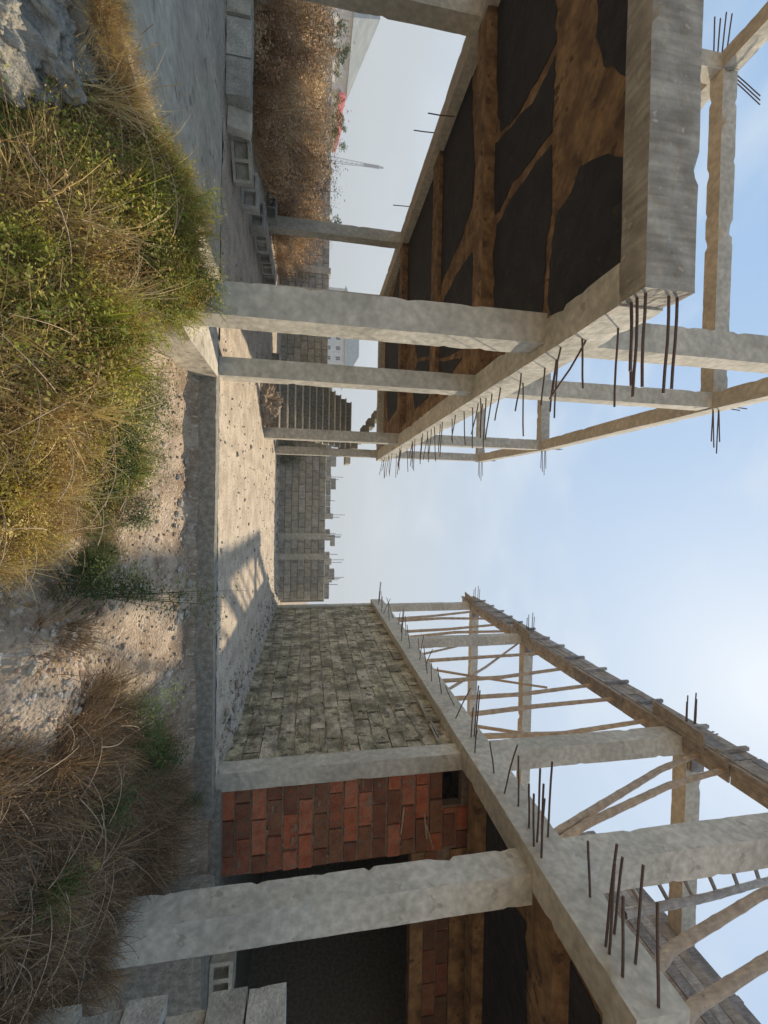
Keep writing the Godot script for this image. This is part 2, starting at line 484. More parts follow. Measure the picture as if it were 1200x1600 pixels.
# ---- rebar
func bar(parent, a: Vector3, b: Vector3, r := .008, bend := .03):
	bend *= .3
	var mid := (a + b) / 2 + Vector3(rng.randf_range(-bend, bend), rng.randf_range(-bend, bend), rng.randf_range(-bend, bend))
	put(parent, "starter_bar", tube([a - mid, (a - mid) * .5 + Vector3(0, bend * .3, 0), Vector3.ZERO, (b - mid) * .55 - Vector3(0, bend * .3, 0), b - mid], r, r, 6), M.steel, mid)

func beam(parent, called, lo: Vector3, hi: Vector3, mat, amp := .008, chip := .012, step := .07):
	# lo / hi as (x, y, depth)
	var c := (lo + hi) / 2; var s := (hi - lo).abs()
	return put(parent, called, rough_box(s, amp * .45, step, W(c.x, c.y, c.z), chip), mat, W(c.x, c.y, c.z))

func sheet_px(parent, px: Array, y: float, called := "plastic_sheet", mat = null, thick := .004):
	var o := PackedVector2Array()
	for i in px.size():
		var a: Array = px[i]; var b: Array = px[(i + 1) % px.size()]
		var steps := clampi(int(Vector2(a[0] - b[0], a[1] - b[1]).length() / 14), 1, 30)
		for k in steps:
			var t := float(k) / steps
			var p := on_level(lerpf(a[0], b[0], t), lerpf(a[1], b[1], t), y)
			var w := .02 * p.distance_to(EYE) * .35
			if k > 0: p += Vector3(nz.get_noise_2d(p.x * 20, p.z * 20), 0, nz.get_noise_2d(p.x * 20 + 40, p.z * 20)) * w * 1.2
			o.append(Vector2(p.x, p.z))
	var c := Vector2.ZERO
	for v in o: c += v
	c /= o.size()
	for i in o.size(): o[i] -= c
	if Geometry2D.triangulate_polygon(o).is_empty(): print("sheet failed ", px[0]); return
	put(parent, called, prism(o, -thick, 0), M.plastic if mat == null else mat, Vector3(c.x, y, c.y))

func build_left_frame():
	var t := thing("concrete_skeleton", W(-3.7, 0, 7.5), "grey two-storey concrete skeleton of bare columns, beams and one slab, with stairs inside", "building")
	# ground-floor columns: x of the right face, depth of the front face, size
	var rows := [[3.33, .26], [4.92, .21], [9.43, .23], [12.4, .22]]
	for i in 4:
		var d: float = rows[i][0]; var s: float = rows[i][1]
		beam(t, "column", Vector3(-1.38 - s, -.4 if i == 0 else -.05, d), Vector3(-1.38, 2.95, d + s), M.concrete, .011, .012, .055)
	for i in [1, 2, 3]:
		var d: float = [0, 4.97, 9.5, 12.45][i]
		beam(t, "column", Vector3(-6.15, -.05, d), Vector3(-5.9, 2.95, d + .24), M.concrete, .012, .012, .07)
	beam(t, "column", Vector3(-6.2, -.05, 2.6), Vector3(-5.9, 2.95, 2.85), M.concrete, .012, .012, .08)
	# slab
	beam(t, "slab", Vector3(-6.1, 3.1, 2.3), Vector3(-1.4, 3.262, 12.6), M.ply, .003, 0, .5)
	beam(t, "edge_beam", Vector3(-1.58, 2.93, 2.46), Vector3(-1.30, 3.27, 12.7), M.pale_concrete, .012, .016, .06)
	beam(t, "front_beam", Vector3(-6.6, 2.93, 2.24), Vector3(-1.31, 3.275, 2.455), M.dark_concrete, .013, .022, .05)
	beam(t, "edge_beam", Vector3(-6.2, 2.93, 2.46), Vector3(-5.88, 3.27, 12.7), M.concrete, .012, .012, .1)
	beam(t, "back_beam", Vector3(-5.88, 2.93, 12.42), Vector3(-1.58, 3.268, 12.68), M.concrete, .01, .012, .1)
	beam(t, "cross_beam", Vector3(-5.88, 2.955, 4.82), Vector3(-1.58, 3.12, 5.1), M.ply, .012, .014, .07)
	beam(t, "cross_beam", Vector3(-5.88, 2.955, 9.45), Vector3(-1.58, 3.12, 9.72), M.ply, .012, .014, .1)
	beam(t, "cross_beam", Vector3(-5.88, 3.02, 6.9), Vector3(-1.58, 3.12, 7.25), M.ply, .012, .014, .1)
	# inner faces of the edge beams still carry their brown forms
	beam(t, "form_board", Vector3(-1.72, 2.945, 5.15), Vector3(-1.583, 3.11, 9.4), M.ply, .008, .01, .1)
	# torn black sheeting left on the underside
	for px in [
		[[984, -20], [936, -20], [932, 60], [944, 104], [984, 122]],
		[[978, 246], [950, 240], [925, 250], [905, 262], [893, 300], [872, 330], [862, 380], [858, 440], [856, 475], [872, 520], [900, 500], [940, 440], [978, 410], [980, 330]],
		[[868, -40], [870, 66], [846, 112], [824, 152], [804, 186], [782, 206], [776, 120], [778, -40]],
		[[868, 86], [864, 204], [834, 246], [800, 286], [780, 330], [774, 336], [768, 226], [800, 198], [832, 162]],
		[[862, 226], [862, 330], [852, 400], [846, 520], [776, 540], [770, 400], [776, 352], [806, 300], [838, 254]],
		[[738, 60], [738, 200], [742, 262], [738, 320], [722, 372], [700, 420], [680, 470], [640, 480], [612, 470], [640, 350], [676, 240], [712, 110]],
		[[738, 392], [742, 480], [730, 540], [690, 560], [652, 560], [640, 500], [690, 476], [712, 430]],
		[[722, 560], [700, 592], [668, 622], [648, 640], [644, 600], [652, 566]],
		[[632, 480], [632, 560], [620, 640], [606, 660], [602, 560], [606, 480]]]:
		sheet_px(t, px, 3.094)
	# upper storey
	var roof := [6.3, 6.33, 6.42, 6.05]
	for i in 4:
		var d: float = rows[i][0]; var s: float = rows[i][1]
		beam(t, "column", Vector3(-1.39 - s, 3.25, d + .01), Vector3(-1.39, roof[i] + .03, d + s), M.concrete, .009, .012, .06)
		if i > 0:
			beam(t, "column", Vector3(-6.12, 3.25, d + .03), Vector3(-5.9, roof[i] + .03, d + .24), M.concrete, .011, .014, .08)
			beam(t, "roof_beam", Vector3(-5.9, roof[i], d), Vector3(-1.55, roof[i] + .23, d + .2), M.concrete, .013, .022, .06)
	for x in [-1.6, -6.14]:
		for i in 3:
			var d0: float = rows[i][0] - (.6 if i == 0 else .0); var d1: float = rows[i + 1][0] + (.22 if i == 2 else 0.0)
			var y0: float = roof[i]; var y1: float = roof[i + 1]
			var o = beam(t, "roof_beam", Vector3(x, (y0 + y1) / 2 + .004, d0), Vector3(x + .23, (y0 + y1) / 2 + .25, d1 + .012), M.concrete, .011, .018, .07)
			o.rotation.x = atan2(y1 - y0, d1 - d0)
	# bars standing out of the slab edge towards the yard
	for q in [[2.30, 2.99, .56], [2.36, 2.98, .60], [2.42, 2.99, .42], [2.47, 3.03, .5], [2.3, 3.15, .58], [2.31, 3.22, .55]]:
		bar(t, W(-1.34, q[1], q[0]), W(-1.30 + q[2], q[1] + rng.randf_range(-.03, .02), q[0] + rng.randf_range(-.03, .03)), .009)
	var d := 2.75
	while d < 12.4:
		var near_col := false
		for r in rows: near_col = near_col or absf(d - r[0] - .1) < .18
		for k in (2 if near_col else 1):
			var y := rng.randf_range(2.98, 3.18)
			bar(t, W(-1.34, y, d), W(-1.3 + rng.randf_range(.34, .62), y + rng.randf_range(-.1, .05), d + rng.randf_range(-.06, .06) + k * .05), .0075)
		d += rng.randf_range(.16, .3)
	bar(t, W(-1.33, 3.1, 3.0), W(-.86, 2.86, 3.12), .008)
	# bars at the roof joints
	for i in [1, 2, 3]:
		for k in 4:
			bar(t, W(-1.42, roof[i] + .05 + k * .045, rows[i][0] + .04 + .04 * (k % 2)), W(-1.36 + .42 + .08 * (k % 3), roof[i] + .05 + k * .045, rows[i][0] + .05), .008, .01)
		for k in 2:
			bar(t, W(-1.45, roof[i] + .2, rows[i][0] + .05 + .1 * k), W(-1.42, roof[i] + .62, rows[i][0] + .06 + .1 * k), .008, .02)
	for k in 4:
		bar(t, W(-6.05, roof[1] - .1 + k * .09, 4.98 + .03 * k), W(-6.6 - .1 * (k / 2), roof[1] - .1 + k * .09, 4.98), .009, .01)
		if k < 3: bar(t, W(-5.98 + .05 * k, roof[1] + .2, 5.0), W(-5.78 + .06 * k, roof[1] + .75, 5.05), .008, .02)
	for q in [[-6.15, 3.05, 5.35, -6.5, 2.98], [-6.15, 3.12, 5.4, -6.55, 3.02], [-6.15, 3.16, 5.3, -6.5, 3.14], [-6.15, 3.0, 7.6, -6.55, 3.05]]:
		bar(t, W(q[0], q[1], q[2]), W(q[3], q[4], q[2]), .011, .01)
	for q in [[-6.22, 8.8], [-6.22, 7.0], [-6.22, 9.9], [-5.7, 6.1]]:
		bar(t, W(q[0], 2.6, q[1]), W(q[0] - .02, 3.0, q[1]), .008, .02)
	# stairs
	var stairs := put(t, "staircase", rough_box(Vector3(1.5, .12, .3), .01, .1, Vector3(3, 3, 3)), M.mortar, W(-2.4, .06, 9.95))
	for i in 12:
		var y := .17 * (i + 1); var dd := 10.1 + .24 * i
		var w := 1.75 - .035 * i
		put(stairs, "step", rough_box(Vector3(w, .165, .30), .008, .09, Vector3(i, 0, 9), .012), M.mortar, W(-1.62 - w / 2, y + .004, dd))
		put(stairs, "tread", bevel_box(Vector3(w + .03, .036, .31), .008), M.pale_concrete, W(-1.62 - w / 2, y + .104, dd - .03))  # pale treads over darker steps: sunlit tops and shaded risers put into colour
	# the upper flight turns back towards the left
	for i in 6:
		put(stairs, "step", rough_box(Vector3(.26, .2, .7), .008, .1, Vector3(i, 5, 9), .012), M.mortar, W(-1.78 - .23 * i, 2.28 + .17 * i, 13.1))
	beam(t, "landing", Vector3(-2.0, 2.02, 12.75), Vector3(-1.2, 2.17, 13.4), M.concrete, .01, .012, .1)
	beam(t, "column", Vector3(-2.1, 2.2, 12.9), Vector3(-1.86, 3.0, 13.1), M.concrete, .01, .012, .1)

func block_courses(parent, lo: Vector2, hi: Vector2, bl: float, bh: float, place: Callable, mesh_set: Array, mats: Array, skip: Callable):
	# running bond over a rectangle: u along the wall, v upwards
	var v := lo.y; var row := 0
	while v + bh <= hi.y + .02:
		var u := lo.x - (bl / 2 if row % 2 else 0.0)
		while u < hi.x - .02:
			var a := maxf(u, lo.x); var b := minf(u + bl, hi.x)
			if b - a > .06 and not skip.call((a + b) / 2, v + bh / 2):
				place.call((a + b) / 2, v + bh / 2, b - a < bl - .02, b - a)
			u += bl
		v += bh; row += 1

func build_back_walls():
	# perimeter wall behind the yard
	var wl := thing("block_wall", W(-6, 0, 13.75), "long grey concrete block wall closing the far side of the sandy yard", "wall")
	var core := put(wl, "mortar_core", rough_box(Vector3(18.4, 1.5, .15), .006, .3, Vector3(4, 4, 4)), M.mortar, W(-6.05, .73, 13.76))
	var full := bevel_box(Vector3(.437, .2, .16), .012); var mats := [M.block, M.block_b, M.block_c]
	block_courses(core, Vector2(-15.2, .0), Vector2(3.1, 1.49), .45, .212, func(u, v, part, w):
		var m = bevel_box(Vector3(snappedf(w - .013, .01), .2, .16), .012) if part else full
		put(core, "block", m, mats[rng.randi() % 3], W(u, v, 13.74 + rng.randf_range(-.006, .006)), Vector3(0, rng.randf_range(-.012, .012), rng.randf_range(-.006, .006))),
		[], mats, func(u, v): return false)
	for x in [-14.0, -10.5, -7.4, -3.7, .95, 1.6]:
		beam(wl, "pier", Vector3(x, -.05, 13.61), Vector3(x + .2, 1.53, 13.9), M.concrete, .008, .012, .1)
	for q in [[.95, 1.5, .32], [1.05, 1.5, .5], [1.62, 1.5, .4], [2.4, 1.5, .5], [2.6, 1.5, .42], [-.1, 1.5, .3]]:
		bar(wl, W(q[0], q[1], 13.72), W(q[0] + .02, q[1] + q[2], 13.72), .009, .01)
	# ragged higher wall behind it
	var w2 := thing("ragged_block_wall", W(-1, 0, 17), "ragged unfinished block wall showing above the long yard wall", "wall")
	var core2 := put(w2, "mortar_core", rough_box(Vector3(9.4, 1.55, .15), .006, .3, Vector3(8, 4, 4)), M.mortar, W(-.9, .74, 17.05))
	block_courses(core2, Vector2(-5.5, 1.0), Vector2(3.8, 2.4), .45, .2, func(u, v, part, w):
		put(core2, "block", bevel_box(Vector3(snappedf(w - .013, .01), .188, .18), .012), mats[rng.randi() % 3], W(u, v, 17 + rng.randf_range(-.02, .02)), Vector3(0, rng.randf_range(-.03, .03), rng.randf_range(-.02, .02))),
		[], mats, func(u, v): return v > 1.8 + .3 * nz.get_noise_1d(u * 7))
	for q in [-3.2, -1.1, .4, 1.2, 2.2, 2.9]:
		beam(w2, "pier", Vector3(q, 0, 16.85), Vector3(q + .22, 1.84 + rng.randf_range(-.06, .06), 17.2), M.concrete, .01, .015, .1)
		for k in 2: bar(w2, W(q + .05 + .1 * k, 1.75, 17), W(q + .05 + .1 * k, 2.2 + rng.randf_range(-.1, .2), 17), .01, .01)

func build_right_building():
	var t := thing("unfinished_building", W(6, 0, 8), "unfinished building with stained block wall, red brick panel and open upper storey", "building")
	# columns of the yard side: depth of the front face, size
	var rows := [[3.33, .27], [5.05, .22], [9.6, .22], [13.0, .22]]
	var c0 = beam(t, "column", Vector3(3.16, -.6, 3.33), Vector3(3.44, 2.95, 3.61), M.pale_concrete, .014, .018, .045)
	for i in [1, 3]:
		beam(t, "column", Vector3(3.12, -.1, rows[i][0]), Vector3(3.335, 2.95, rows[i][0] + .24), M.concrete, .01, .01, .06)
	# stained block wall along the yard
	var core := put(t, "block_wall", rough_box(Vector3(.16, 2.98, 7.72), .008, .15, Vector3(5, 1, 5)), M.mortar, W(3.262, 1.47, 9.14))
	var ms := []
	for k in 5: ms.append(rough_box(Vector3(.16, .2, .408), .005, .07, Vector3(k * 3.7, 1, 2), .012))
	var holed := hole_block()
	var mats := [M.stained_block, M.stained_b, M.stained_c]
	block_courses(core, Vector2(5.295, .0), Vector2(12.98, 2.95), .42, .2105, func(u, v, part, w):
		var hole: bool = not part and rng.randf() < .045 and v > .5
		var m = rough_box(Vector3(.16, .2, w - .012), .005, .07, Vector3(u, v, 0), .012) if part else (holed if hole else ms[rng.randi() % 5])
		put(core, "block", m, mats[rng.randi() % 3], W(3.243 + rng.randf_range(-.022, .008), v, u), Vector3(0, rng.randf_range(-.02, .02), 0)),
		[], mats, func(u, v): return false)
	# mortar squeezed out along the bed joints
	for r in 14:
		var pts := []; var y := .2105 * r + .0
		if y < .1: continue
		var dd := 5.32; var st := flat()
		while dd < 12.9:
			var l := rng.randf_range(.08, .5)
			if rng.randf() < .62:
				var h := rng.randf_range(.006, .02)
				add_tube(st, [Vector3(3.162, y + rng.randf_range(-.006, .006), -dd), Vector3(3.158, y - h * .4, -dd - l / 2), Vector3(3.162, y, -dd - l)], h * .8, h * .5, 5)
			dd += l
		put(core, "mortar_bead", done(st), M.stained_c if r % 3 else M.mortar).set_meta("kind", "stuff")
	smears(core, "mortar_smear", M.stained_c, 150, func(): return [W(3.153, rng.randf_range(.1, 2.9), rng.randf_range(5.35, 12.7)), Vector3(.012, rng.randf_range(.012, .05), rng.randf_range(.03, .2))])
	# thin boards left at the top of the wall
	for q in [[5.35, 2.72, .35], [5.5, 2.76, .3], [6.0, 2.74, .5]]:
		put(t, "loose_board", bevel_box(Vector3(.07, .02, q[2]), .003), M.timber, W(3.12, q[1], q[0] + q[2] / 2), Vector3(0, .05, .3))
	# slab and beams
	beam(t, "slab", Vector3(3.2, 3.1, 2.2), Vector3(8.6, 3.255, 13.2), M.ply, .003, 0, .5)
	beam(t, "edge_beam", Vector3(3.0, 2.93, 2.14), Vector3(3.3, 3.3, 13.25), M.concrete, .014, .018, .055)
	beam(t, "front_beam", Vector3(3.3, 2.93, 2.16), Vector3(8.7, 3.29, 2.42), M.concrete, .012, .014, .1)
	beam(t, "cross_beam", Vector3(3.3, 2.94, 3.0), Vector3(8.6, 3.12, 3.3), M.ply, .012, .014, .09)
	beam(t, "cross_beam", Vector3(3.3, 2.95, 4.62), Vector3(8.6, 3.12, 4.85), M.ply, .012, .014, .09)
	# black polythene still stuck to the underside between the beams, torn along its edges
	for px in [[[745, 1236], [756, 1232], [800, 1330], [806, 1420], [822, 1440], [824, 1640], [726, 1640], [730, 1500], [742, 1440], [752, 1330]], [[868, 1462], [880, 1480], [936, 1585], [948, 1640], [860, 1640], [864, 1520]]]:
		sheet_px(t, px, 3.094)
	# brick front wall of the room, with a door opening and a small vent
	var bst := flat(); var o5 := W(3.873, 1.53, 5.215)
	for q in [[3.336, -.03, 4.41, 2.68], [3.845, 2.68, 4.41, 2.985], [3.336, 2.985, 4.41, 3.095]]: add_box(bst, Vector3(q[0], q[1], -5.275) - o5, Vector3(q[2], q[3], -5.155) - o5)
	var bw := put(t, "brick_wall", done(bst), M.brick_mortar, o5)
	var bm := []
	for k in 4: bm.append(rough_box(Vector3(.41, .158, .13), .004, .07, Vector3(k * 5.1, 2, 7), .007))
	var bmats := [M.brick, M.brick_b, M.brick_c, M.brick_d, M.brick_e]
	for r in 17:
		var y := .01 + .181 * r + .0905
		var u := 3.345 - (.215 if r % 2 else 0.0) - rng.randf_range(0, .06)
		while u < 4.39:
			var a := maxf(u, 3.345); var b := minf(u + .43, 4.405)
			u += .43
			if y > 2.66 and y < 3.0 and a < 3.84: a = 3.86
			if b - a < .05: continue
			var m = bm[rng.randi() % 4] if b - a > .42 else rough_box(Vector3(b - a - .02, .158, .13), .004, .07, Vector3(a, y, 1), .007)
			put(bw, "brick", m, bmats[rng.randi() % 5], W((a + b) / 2, y, 5.195 + rng.randf_range(-.014, .01)), Vector3(rng.randf_range(-.01, .01), 0, rng.randf_range(-.008, .008)))
	smears(bw, "mortar_smear", M.brick_mortar, 34, func(): return [W(rng.randf_range(3.38, 4.38), rng.randf_range(.1, 2.6), 5.128), Vector3(rng.randf_range(.02, .08), rng.randf_range(.008, .022), .004)])
	for q in [[4.05, 2.5, .12], [4.2, 2.56, .3], [3.95, 2.2, -.1]]:
		put(bw, "wood_strip", bevel_box(Vector3(.34, .018, .012), .003), M.bamboo, W(q[0], q[1], 5.12), Vector3(0, 0, q[2]))
	# lintel, brick band and ring beam over the door opening
	beam(t, "lintel", Vector3(4.41, 2.33, 5.14), Vector3(8.6, 2.5, 5.3), M.ply, .008, .01, .09)
	var band := put(t, "brick_band", bevel_box(Vector3(4.18, .34, .12), .004), M.brick_mortar, W(6.5, 2.671, 5.225))
	for r in 2:
		var u := 4.42 + (.2 if r else 0.0)
		while u < 8.2:
			put(band, "brick", bm[rng.randi() % 4], [M.brick_e, M.brick_c, M.brick_f][rng.randi() % 3], W(u + .2, 2.59 + .17 * r, 5.21 + rng.randf_range(-.006, .006)))
			u += .43
	beam(t, "ring_beam", Vector3(4.41, 2.845, 5.13), Vector3(8.6, 3.115, 5.32), M.ply, .008, .01, .1)
	# outer walls of the dark room and the side of the porch
	beam(t, "rear_wall", Vector3(3.3, -.1, 13.0), Vector3(8.6, 3.12, 13.2), M.mortar, .006, .01, .3)
	beam(t, "side_wall", Vector3(8.45, -.1, 2.4), Vector3(8.65, 3.12, 13.0), M.mortar, .006, .01, .3)
	beam(t, "floor", Vector3(3.3, -.45, 5.0), Vector3(8.5, .05, 13.0), M.mortar, .006, .01, .2)
	# bars out of the edge beam towards the yard
	for q in [[2.18, 3.12, .62], [2.36, 3.02, .5], [2.42, 3.16, .66], [2.5, 3.03, .62], [2.55, 3.04, .72], [2.62, 3.16, .56], [2.9, 3.18, .42], [3.3, 3.0, .52], [3.35, 3.03, .6], [3.42, 3.0, .46], [3.46, 3.05, .66], [3.5, 3.18, .68], [3.62, 3.06, .4], [3.9, 3.1, .5]]:
		bar(t, W(3.06, q[1], q[0]), W(3.0 - q[2], q[1] + rng.randf_range(-.02, .06), q[0] + rng.randf_range(-.03, .03)), .0095, .02)
	var d := 4.1
	while d < 13:
		bar(t, W(3.06, rng.randf_range(3.0, 3.24), d), W(3.0 - rng.randf_range(.3, .55), rng.randf_range(3.0, 3.3), d + rng.randf_range(-.05, .05)), .008, .03)
		d += rng.randf_range(.22, .5)
	for q in [[5.15, .62], [5.2, .66], [9.65, .5], [9.72, .55], [12.9, .6], [13.05, .58]]:
		bar(t, W(3.06, 3.15, q[0]), W(3.0 - q[1], 3.2, q[0]), .009, .01)
	# upper columns and roof beams
	for i in 4:
		var dd: float = rows[i][0]
		var w := .3 if i == 0 else (.27 if i == 1 else .22)
		beam(t, "column", Vector3(3.14, 3.28, dd), Vector3(3.14 + w, 6.28, dd + w), M.concrete if i else M.pale_concrete, .013, .018, .06)
		if i > 0:
			beam(t, "roof_beam", Vector3(3.3, 6.2, dd - .03), Vector3(8.7, 6.44, dd + .2), M.concrete, .012, .018, .08)
			beam(t, "column", Vector3(8.4, 3.28, dd), Vector3(8.65, 6.2, dd + .25), M.concrete, .011, .014, .12)
	beam(t, "roof_beam", Vector3(3.13, 6.24, 2.6), Vector3(3.33, 6.5, 13.3), M.concrete, .01, .012, .1)
	# timber forms nailed round the roof beam
	var mats2 := [M.timber, M.timber_b, M.timber_c]
	d = 2.6
	while d < 13.2:
		var l := rng.randf_range(1.1, 1.9)
		for k in 3:
			put(t, "form_board", rough_box(Vector3(.025, .155, l - .02), .004, .12, Vector3(d, k, 2), .004), mats2[rng.randi() % 3], W(3.108 - rng.randf_range(0, .012), 6.2 + .16 * k + rng.randf_range(-.01, .01), d + l / 2), Vector3(rng.randf_range(-.012, .012), 0, rng.randf_range(-.04, .04)))
		put(t, "form_board", rough_box(Vector3(.3, .025, l - .02), .004, .12, Vector3(d, 4, 2), .004), mats2[rng.randi() % 3], W(3.22, 6.17 + rng.randf_range(-.008, .004), d + l / 2))
		d += l
	d = 2.9
	while d < 13.2:
		put(t, "batten", bevel_box(Vector3(.05, .42 + rng.randf_range(0, .1), .05), .004), mats2[rng.randi() % 3], W(3.062, 6.39, d), Vector3(0, 0, rng.randf_range(-.04, .04)))
		d += rng.randf_range(.55, .85)
	for q in [[5.15, 6.3], [9.65, 6.3], [13.1, 6.3]]:
		for k in 2: put(t, "form_board", rough_box(Vector3(.5, .2, .025), .004, .12, Vector3(q[0], k, 8), .004), mats2[k], W(3.35, 6.3 + .02 * k, q[0] - .16 - .03 * k), Vector3(0, 0, rng.randf_range(-.06, .06)))
		put(t, "form_board", rough_box(Vector3(.22, .03, .9), .005, .12, Vector3(q[0], 9, 8), .004), mats2[2], W(3.02, 6.16, q[0]), Vector3(.06, .05, .1))
		for k in 4: bar(t, W(3.2, 6.3 + .07 * k, q[0] + .05 * (k % 2)), W(2.72 - .06 * (k % 3), 6.31 + .075 * k, q[0] + .06 * (k % 2)), .009, .01)
		for k in 2: bar(t, W(3.25, 6.45, q[0] + .06 * k), W(3.22, 6.85, q[0] + .06 * k), .009, .02)
	# far side of the roof: boarded screen
	for k in 9:
		put(t, "screen_board", rough_box(Vector3(.03, .155, 3.2), .004, .2, Vector3(k, 3, 8), .005), mats2[(k * 5) % 3], W(6.0 + rng.randf_range(-.01, .01), 4.92 + .162 * k, 5.4 + rng.randf_range(-.05, .05)))
	put(t, "screen_post", bevel_box(Vector3(.08, 3.1, .08), .005), M.timber_b, W(6.07, 4.8, 6.4)); put(t, "screen_post", bevel_box(Vector3(.08, 3.1, .08), .005), M.timber_b, W(6.07, 4.8, 4.3))

func smears(parent, called, mat, n: int, where: Callable):
	# thin uneven pats of mortar stuck to a wall face
	var st := flat()
	for i in n:
		var q: Array = where.call(); var c: Vector3 = q[0]; var h: Vector3 = q[1]
		var thin := 0 if h.x < h.z else 2; var a := 2 - thin
		var rim := []
		for k in 11:
			var w := TAU * k / 11; var rr := rng.randf_range(.6, 1.15); var v := Vector3.ZERO
			v[a] = cos(w) * h[a] * rr; v.y = sin(w) * h.y * rr; rim.append(c + v)
		var tip := Vector3.ZERO; tip[thin] = h[thin] * (-1.0 if thin == 0 else 1.0)
		for k in 11: add_face(st, [c + tip, rim[k], rim[(k + 1) % 11]], tip)
	put(parent, called, done(st), mat).set_meta("kind", "stuff")

func hole_block() -> ArrayMesh:
	# a wall block with a square scaffold hole through it
	var st := flat(); var h := Vector3(.08, .1, .204); var a := .032
	add_box(st, Vector3(-h.x, -h.y, -h.z), Vector3(h.x, h.y, -a)); add_box(st, Vector3(-h.x, -h.y, a), Vector3(h.x, h.y, h.z))
	add_box(st, Vector3(-h.x, -h.y, -a), Vector3(h.x, -a, a)); add_box(st, Vector3(-h.x, a, -a), Vector3(h.x, h.y, a))
	return done(st)

# ---- bamboo props and other timber on the right building
func pole(pts: Array, r: float) -> ArrayMesh:
	# a bamboo pole along a smooth curve, with a swelling at every joint
	var c := Curve3D.new()
	for p in pts: c.add_point(p)
	var l := c.get_baked_length(); var n := int(l / .07)
	var st := SurfaceTool.new(); st.begin(Mesh.PRIMITIVE_TRIANGLES); st.set_smooth_group(1)
	var prev := []
	for i in n + 1:
		var s := l * i / n; var p := c.sample_baked(s, true)
		var tg := (c.sample_baked(minf(s + .05, l), true) - c.sample_baked(maxf(s - .05, 0), true)).normalized()
		var a := tg.cross(Vector3.RIGHT).normalized(); var b := tg.cross(a)
		var rr := r * (1.0 - .25 * i / n) * (1.09 if i % 5 == 0 else 1.0)
		var ring := []
		for k in 8: ring.append(p + (a * cos(TAU * k / 8) + b * sin(TAU * k / 8)) * rr)
		if prev.size():
			for k in 8:
				var m := (k + 1) % 8
				var q := [prev[k], prev[m], ring[m], ring[k]]
				add_face(st, q, (q[0] + q[2]) / 2 - p)
		prev = ring
	return done(st)

func build_props():
	var spots := []
	var nth := ["first", "second", "third", "fourth", "fifth"]
	for k in 5: spots.append([[5.75, 6.4, 7.05, 7.85, 8.65][k], nth[k] + " upright bamboo prop beyond the second upper column from the slab end", "props beyond the second column"])
	for k in 4: spots.append([[10.3, 10.9, 11.6, 12.3][k], nth[k] + " upright bamboo prop beyond the third upper column from the slab end", "props beyond the third column"])
	for q in spots:
		var d: float = q[0]
		var a := W(3.3 + rng.randf_range(-.08, .1), 3.27, d + rng.randf_range(-.15, .15)); var b := W(3.24, 6.17, d + rng.randf_range(-.1, .1))
		var mid := (a + b) / 2 + Vector3(rng.randf_range(-.05, .05), 0, rng.randf_range(-.09, .09))
		var o := put(self, "bamboo_prop", pole([a - a, (a + mid) / 2 - a, mid - a, b - a], .042), M.bamboo, a)
		tag(o, q[1], "prop", q[2])
	var braces := [[W(3.4, 3.27, 6.3), W(3.3, 5.2, 5.25), "slanting bamboo brace resting against the second upper column"], [W(3.45, 3.27, 7.3), W(3.3, 6.0, 9.5), "long slanting bamboo brace reaching up to the third upper column"], [W(3.4, 3.27, 8.6), W(3.35, 5.4, 7.2), "slanting bamboo brace crossing the upright props in mid-span"], [W(3.4, 3.27, 9.2), W(3.4, 5.7, 10.4), "short slanting bamboo brace just past the third upper column"]]
	for q in braces:
		var o := put(self, "bamboo_brace", pole([Vector3.ZERO, (q[1] - q[0]) * .5 + Vector3(0, .04, .05), q[1] - q[0]], .028), M.bamboo, q[0])
		tag(o, q[2], "prop")
	var near := [
		[[W(3.3, 3.27, 3.78), W(3.3, 4.1, 4.12), W(3.28, 5.4, 4.62), W(3.26, 6.17, 4.82)], "curved bamboo prop leaning behind a broader one, by the boarded roof beam"],
		[[W(3.3, 3.27, 3.68), W(3.3, 3.9, 3.95), W(3.26, 5.2, 4.3), W(3.24, 6.17, 4.45)], "broad curved bamboo prop leaning from slab to the boarded roof beam"],
		[[W(3.34, 3.3, 2.52), W(3.34, 3.75, 2.74), W(3.32, 4.9, 3.0), W(3.28, 6.17, 3.12)], "tan bamboo prop beside the ladder, rising past the near upper column"],
		[[W(3.36, 3.3, 2.26), W(3.36, 3.6, 2.4), W(3.34, 4.6, 2.6), W(3.3, 6.17, 2.75)], "tan bamboo prop standing at the very end of the slab"]]
	for q in near:
		var pts := []
		for p in q[0]: pts.append(p - q[0][0])
		tag(put(self, "bamboo_prop", pole(pts, .043), M.bamboo, q[0][0]), q[1], "prop")
	# ladder
	var la := on_depth(975, 1428, 4.3); var lb := on_depth(1215, 1372, 4.55); var ra := on_depth(955, 1352, 4.75); var rb := on_depth(1215, 1290, 4.95)
	var lad := thing("wooden_ladder", la, "rough wooden ladder leaning behind the near upper column", "ladder")
	put(lad, "rail", pole([Vector3.ZERO, (lb - la) * .5 + Vector3(0, 0, .03), lb - la], .05), M.timber, la)
	put(lad, "rail", pole([Vector3.ZERO, (rb - ra) * .5, rb - ra], .05), M.timber, ra)
	for k in 7:
		var t0 := .06 + .15 * k
		var p0 := ra.lerp(rb, t0 - .03); var p1 := la.lerp(lb, t0 + .06)
		put(lad, "rung", tube([Vector3.ZERO, p1 - p0], .026, .024, 6), M.timber_b, p0)

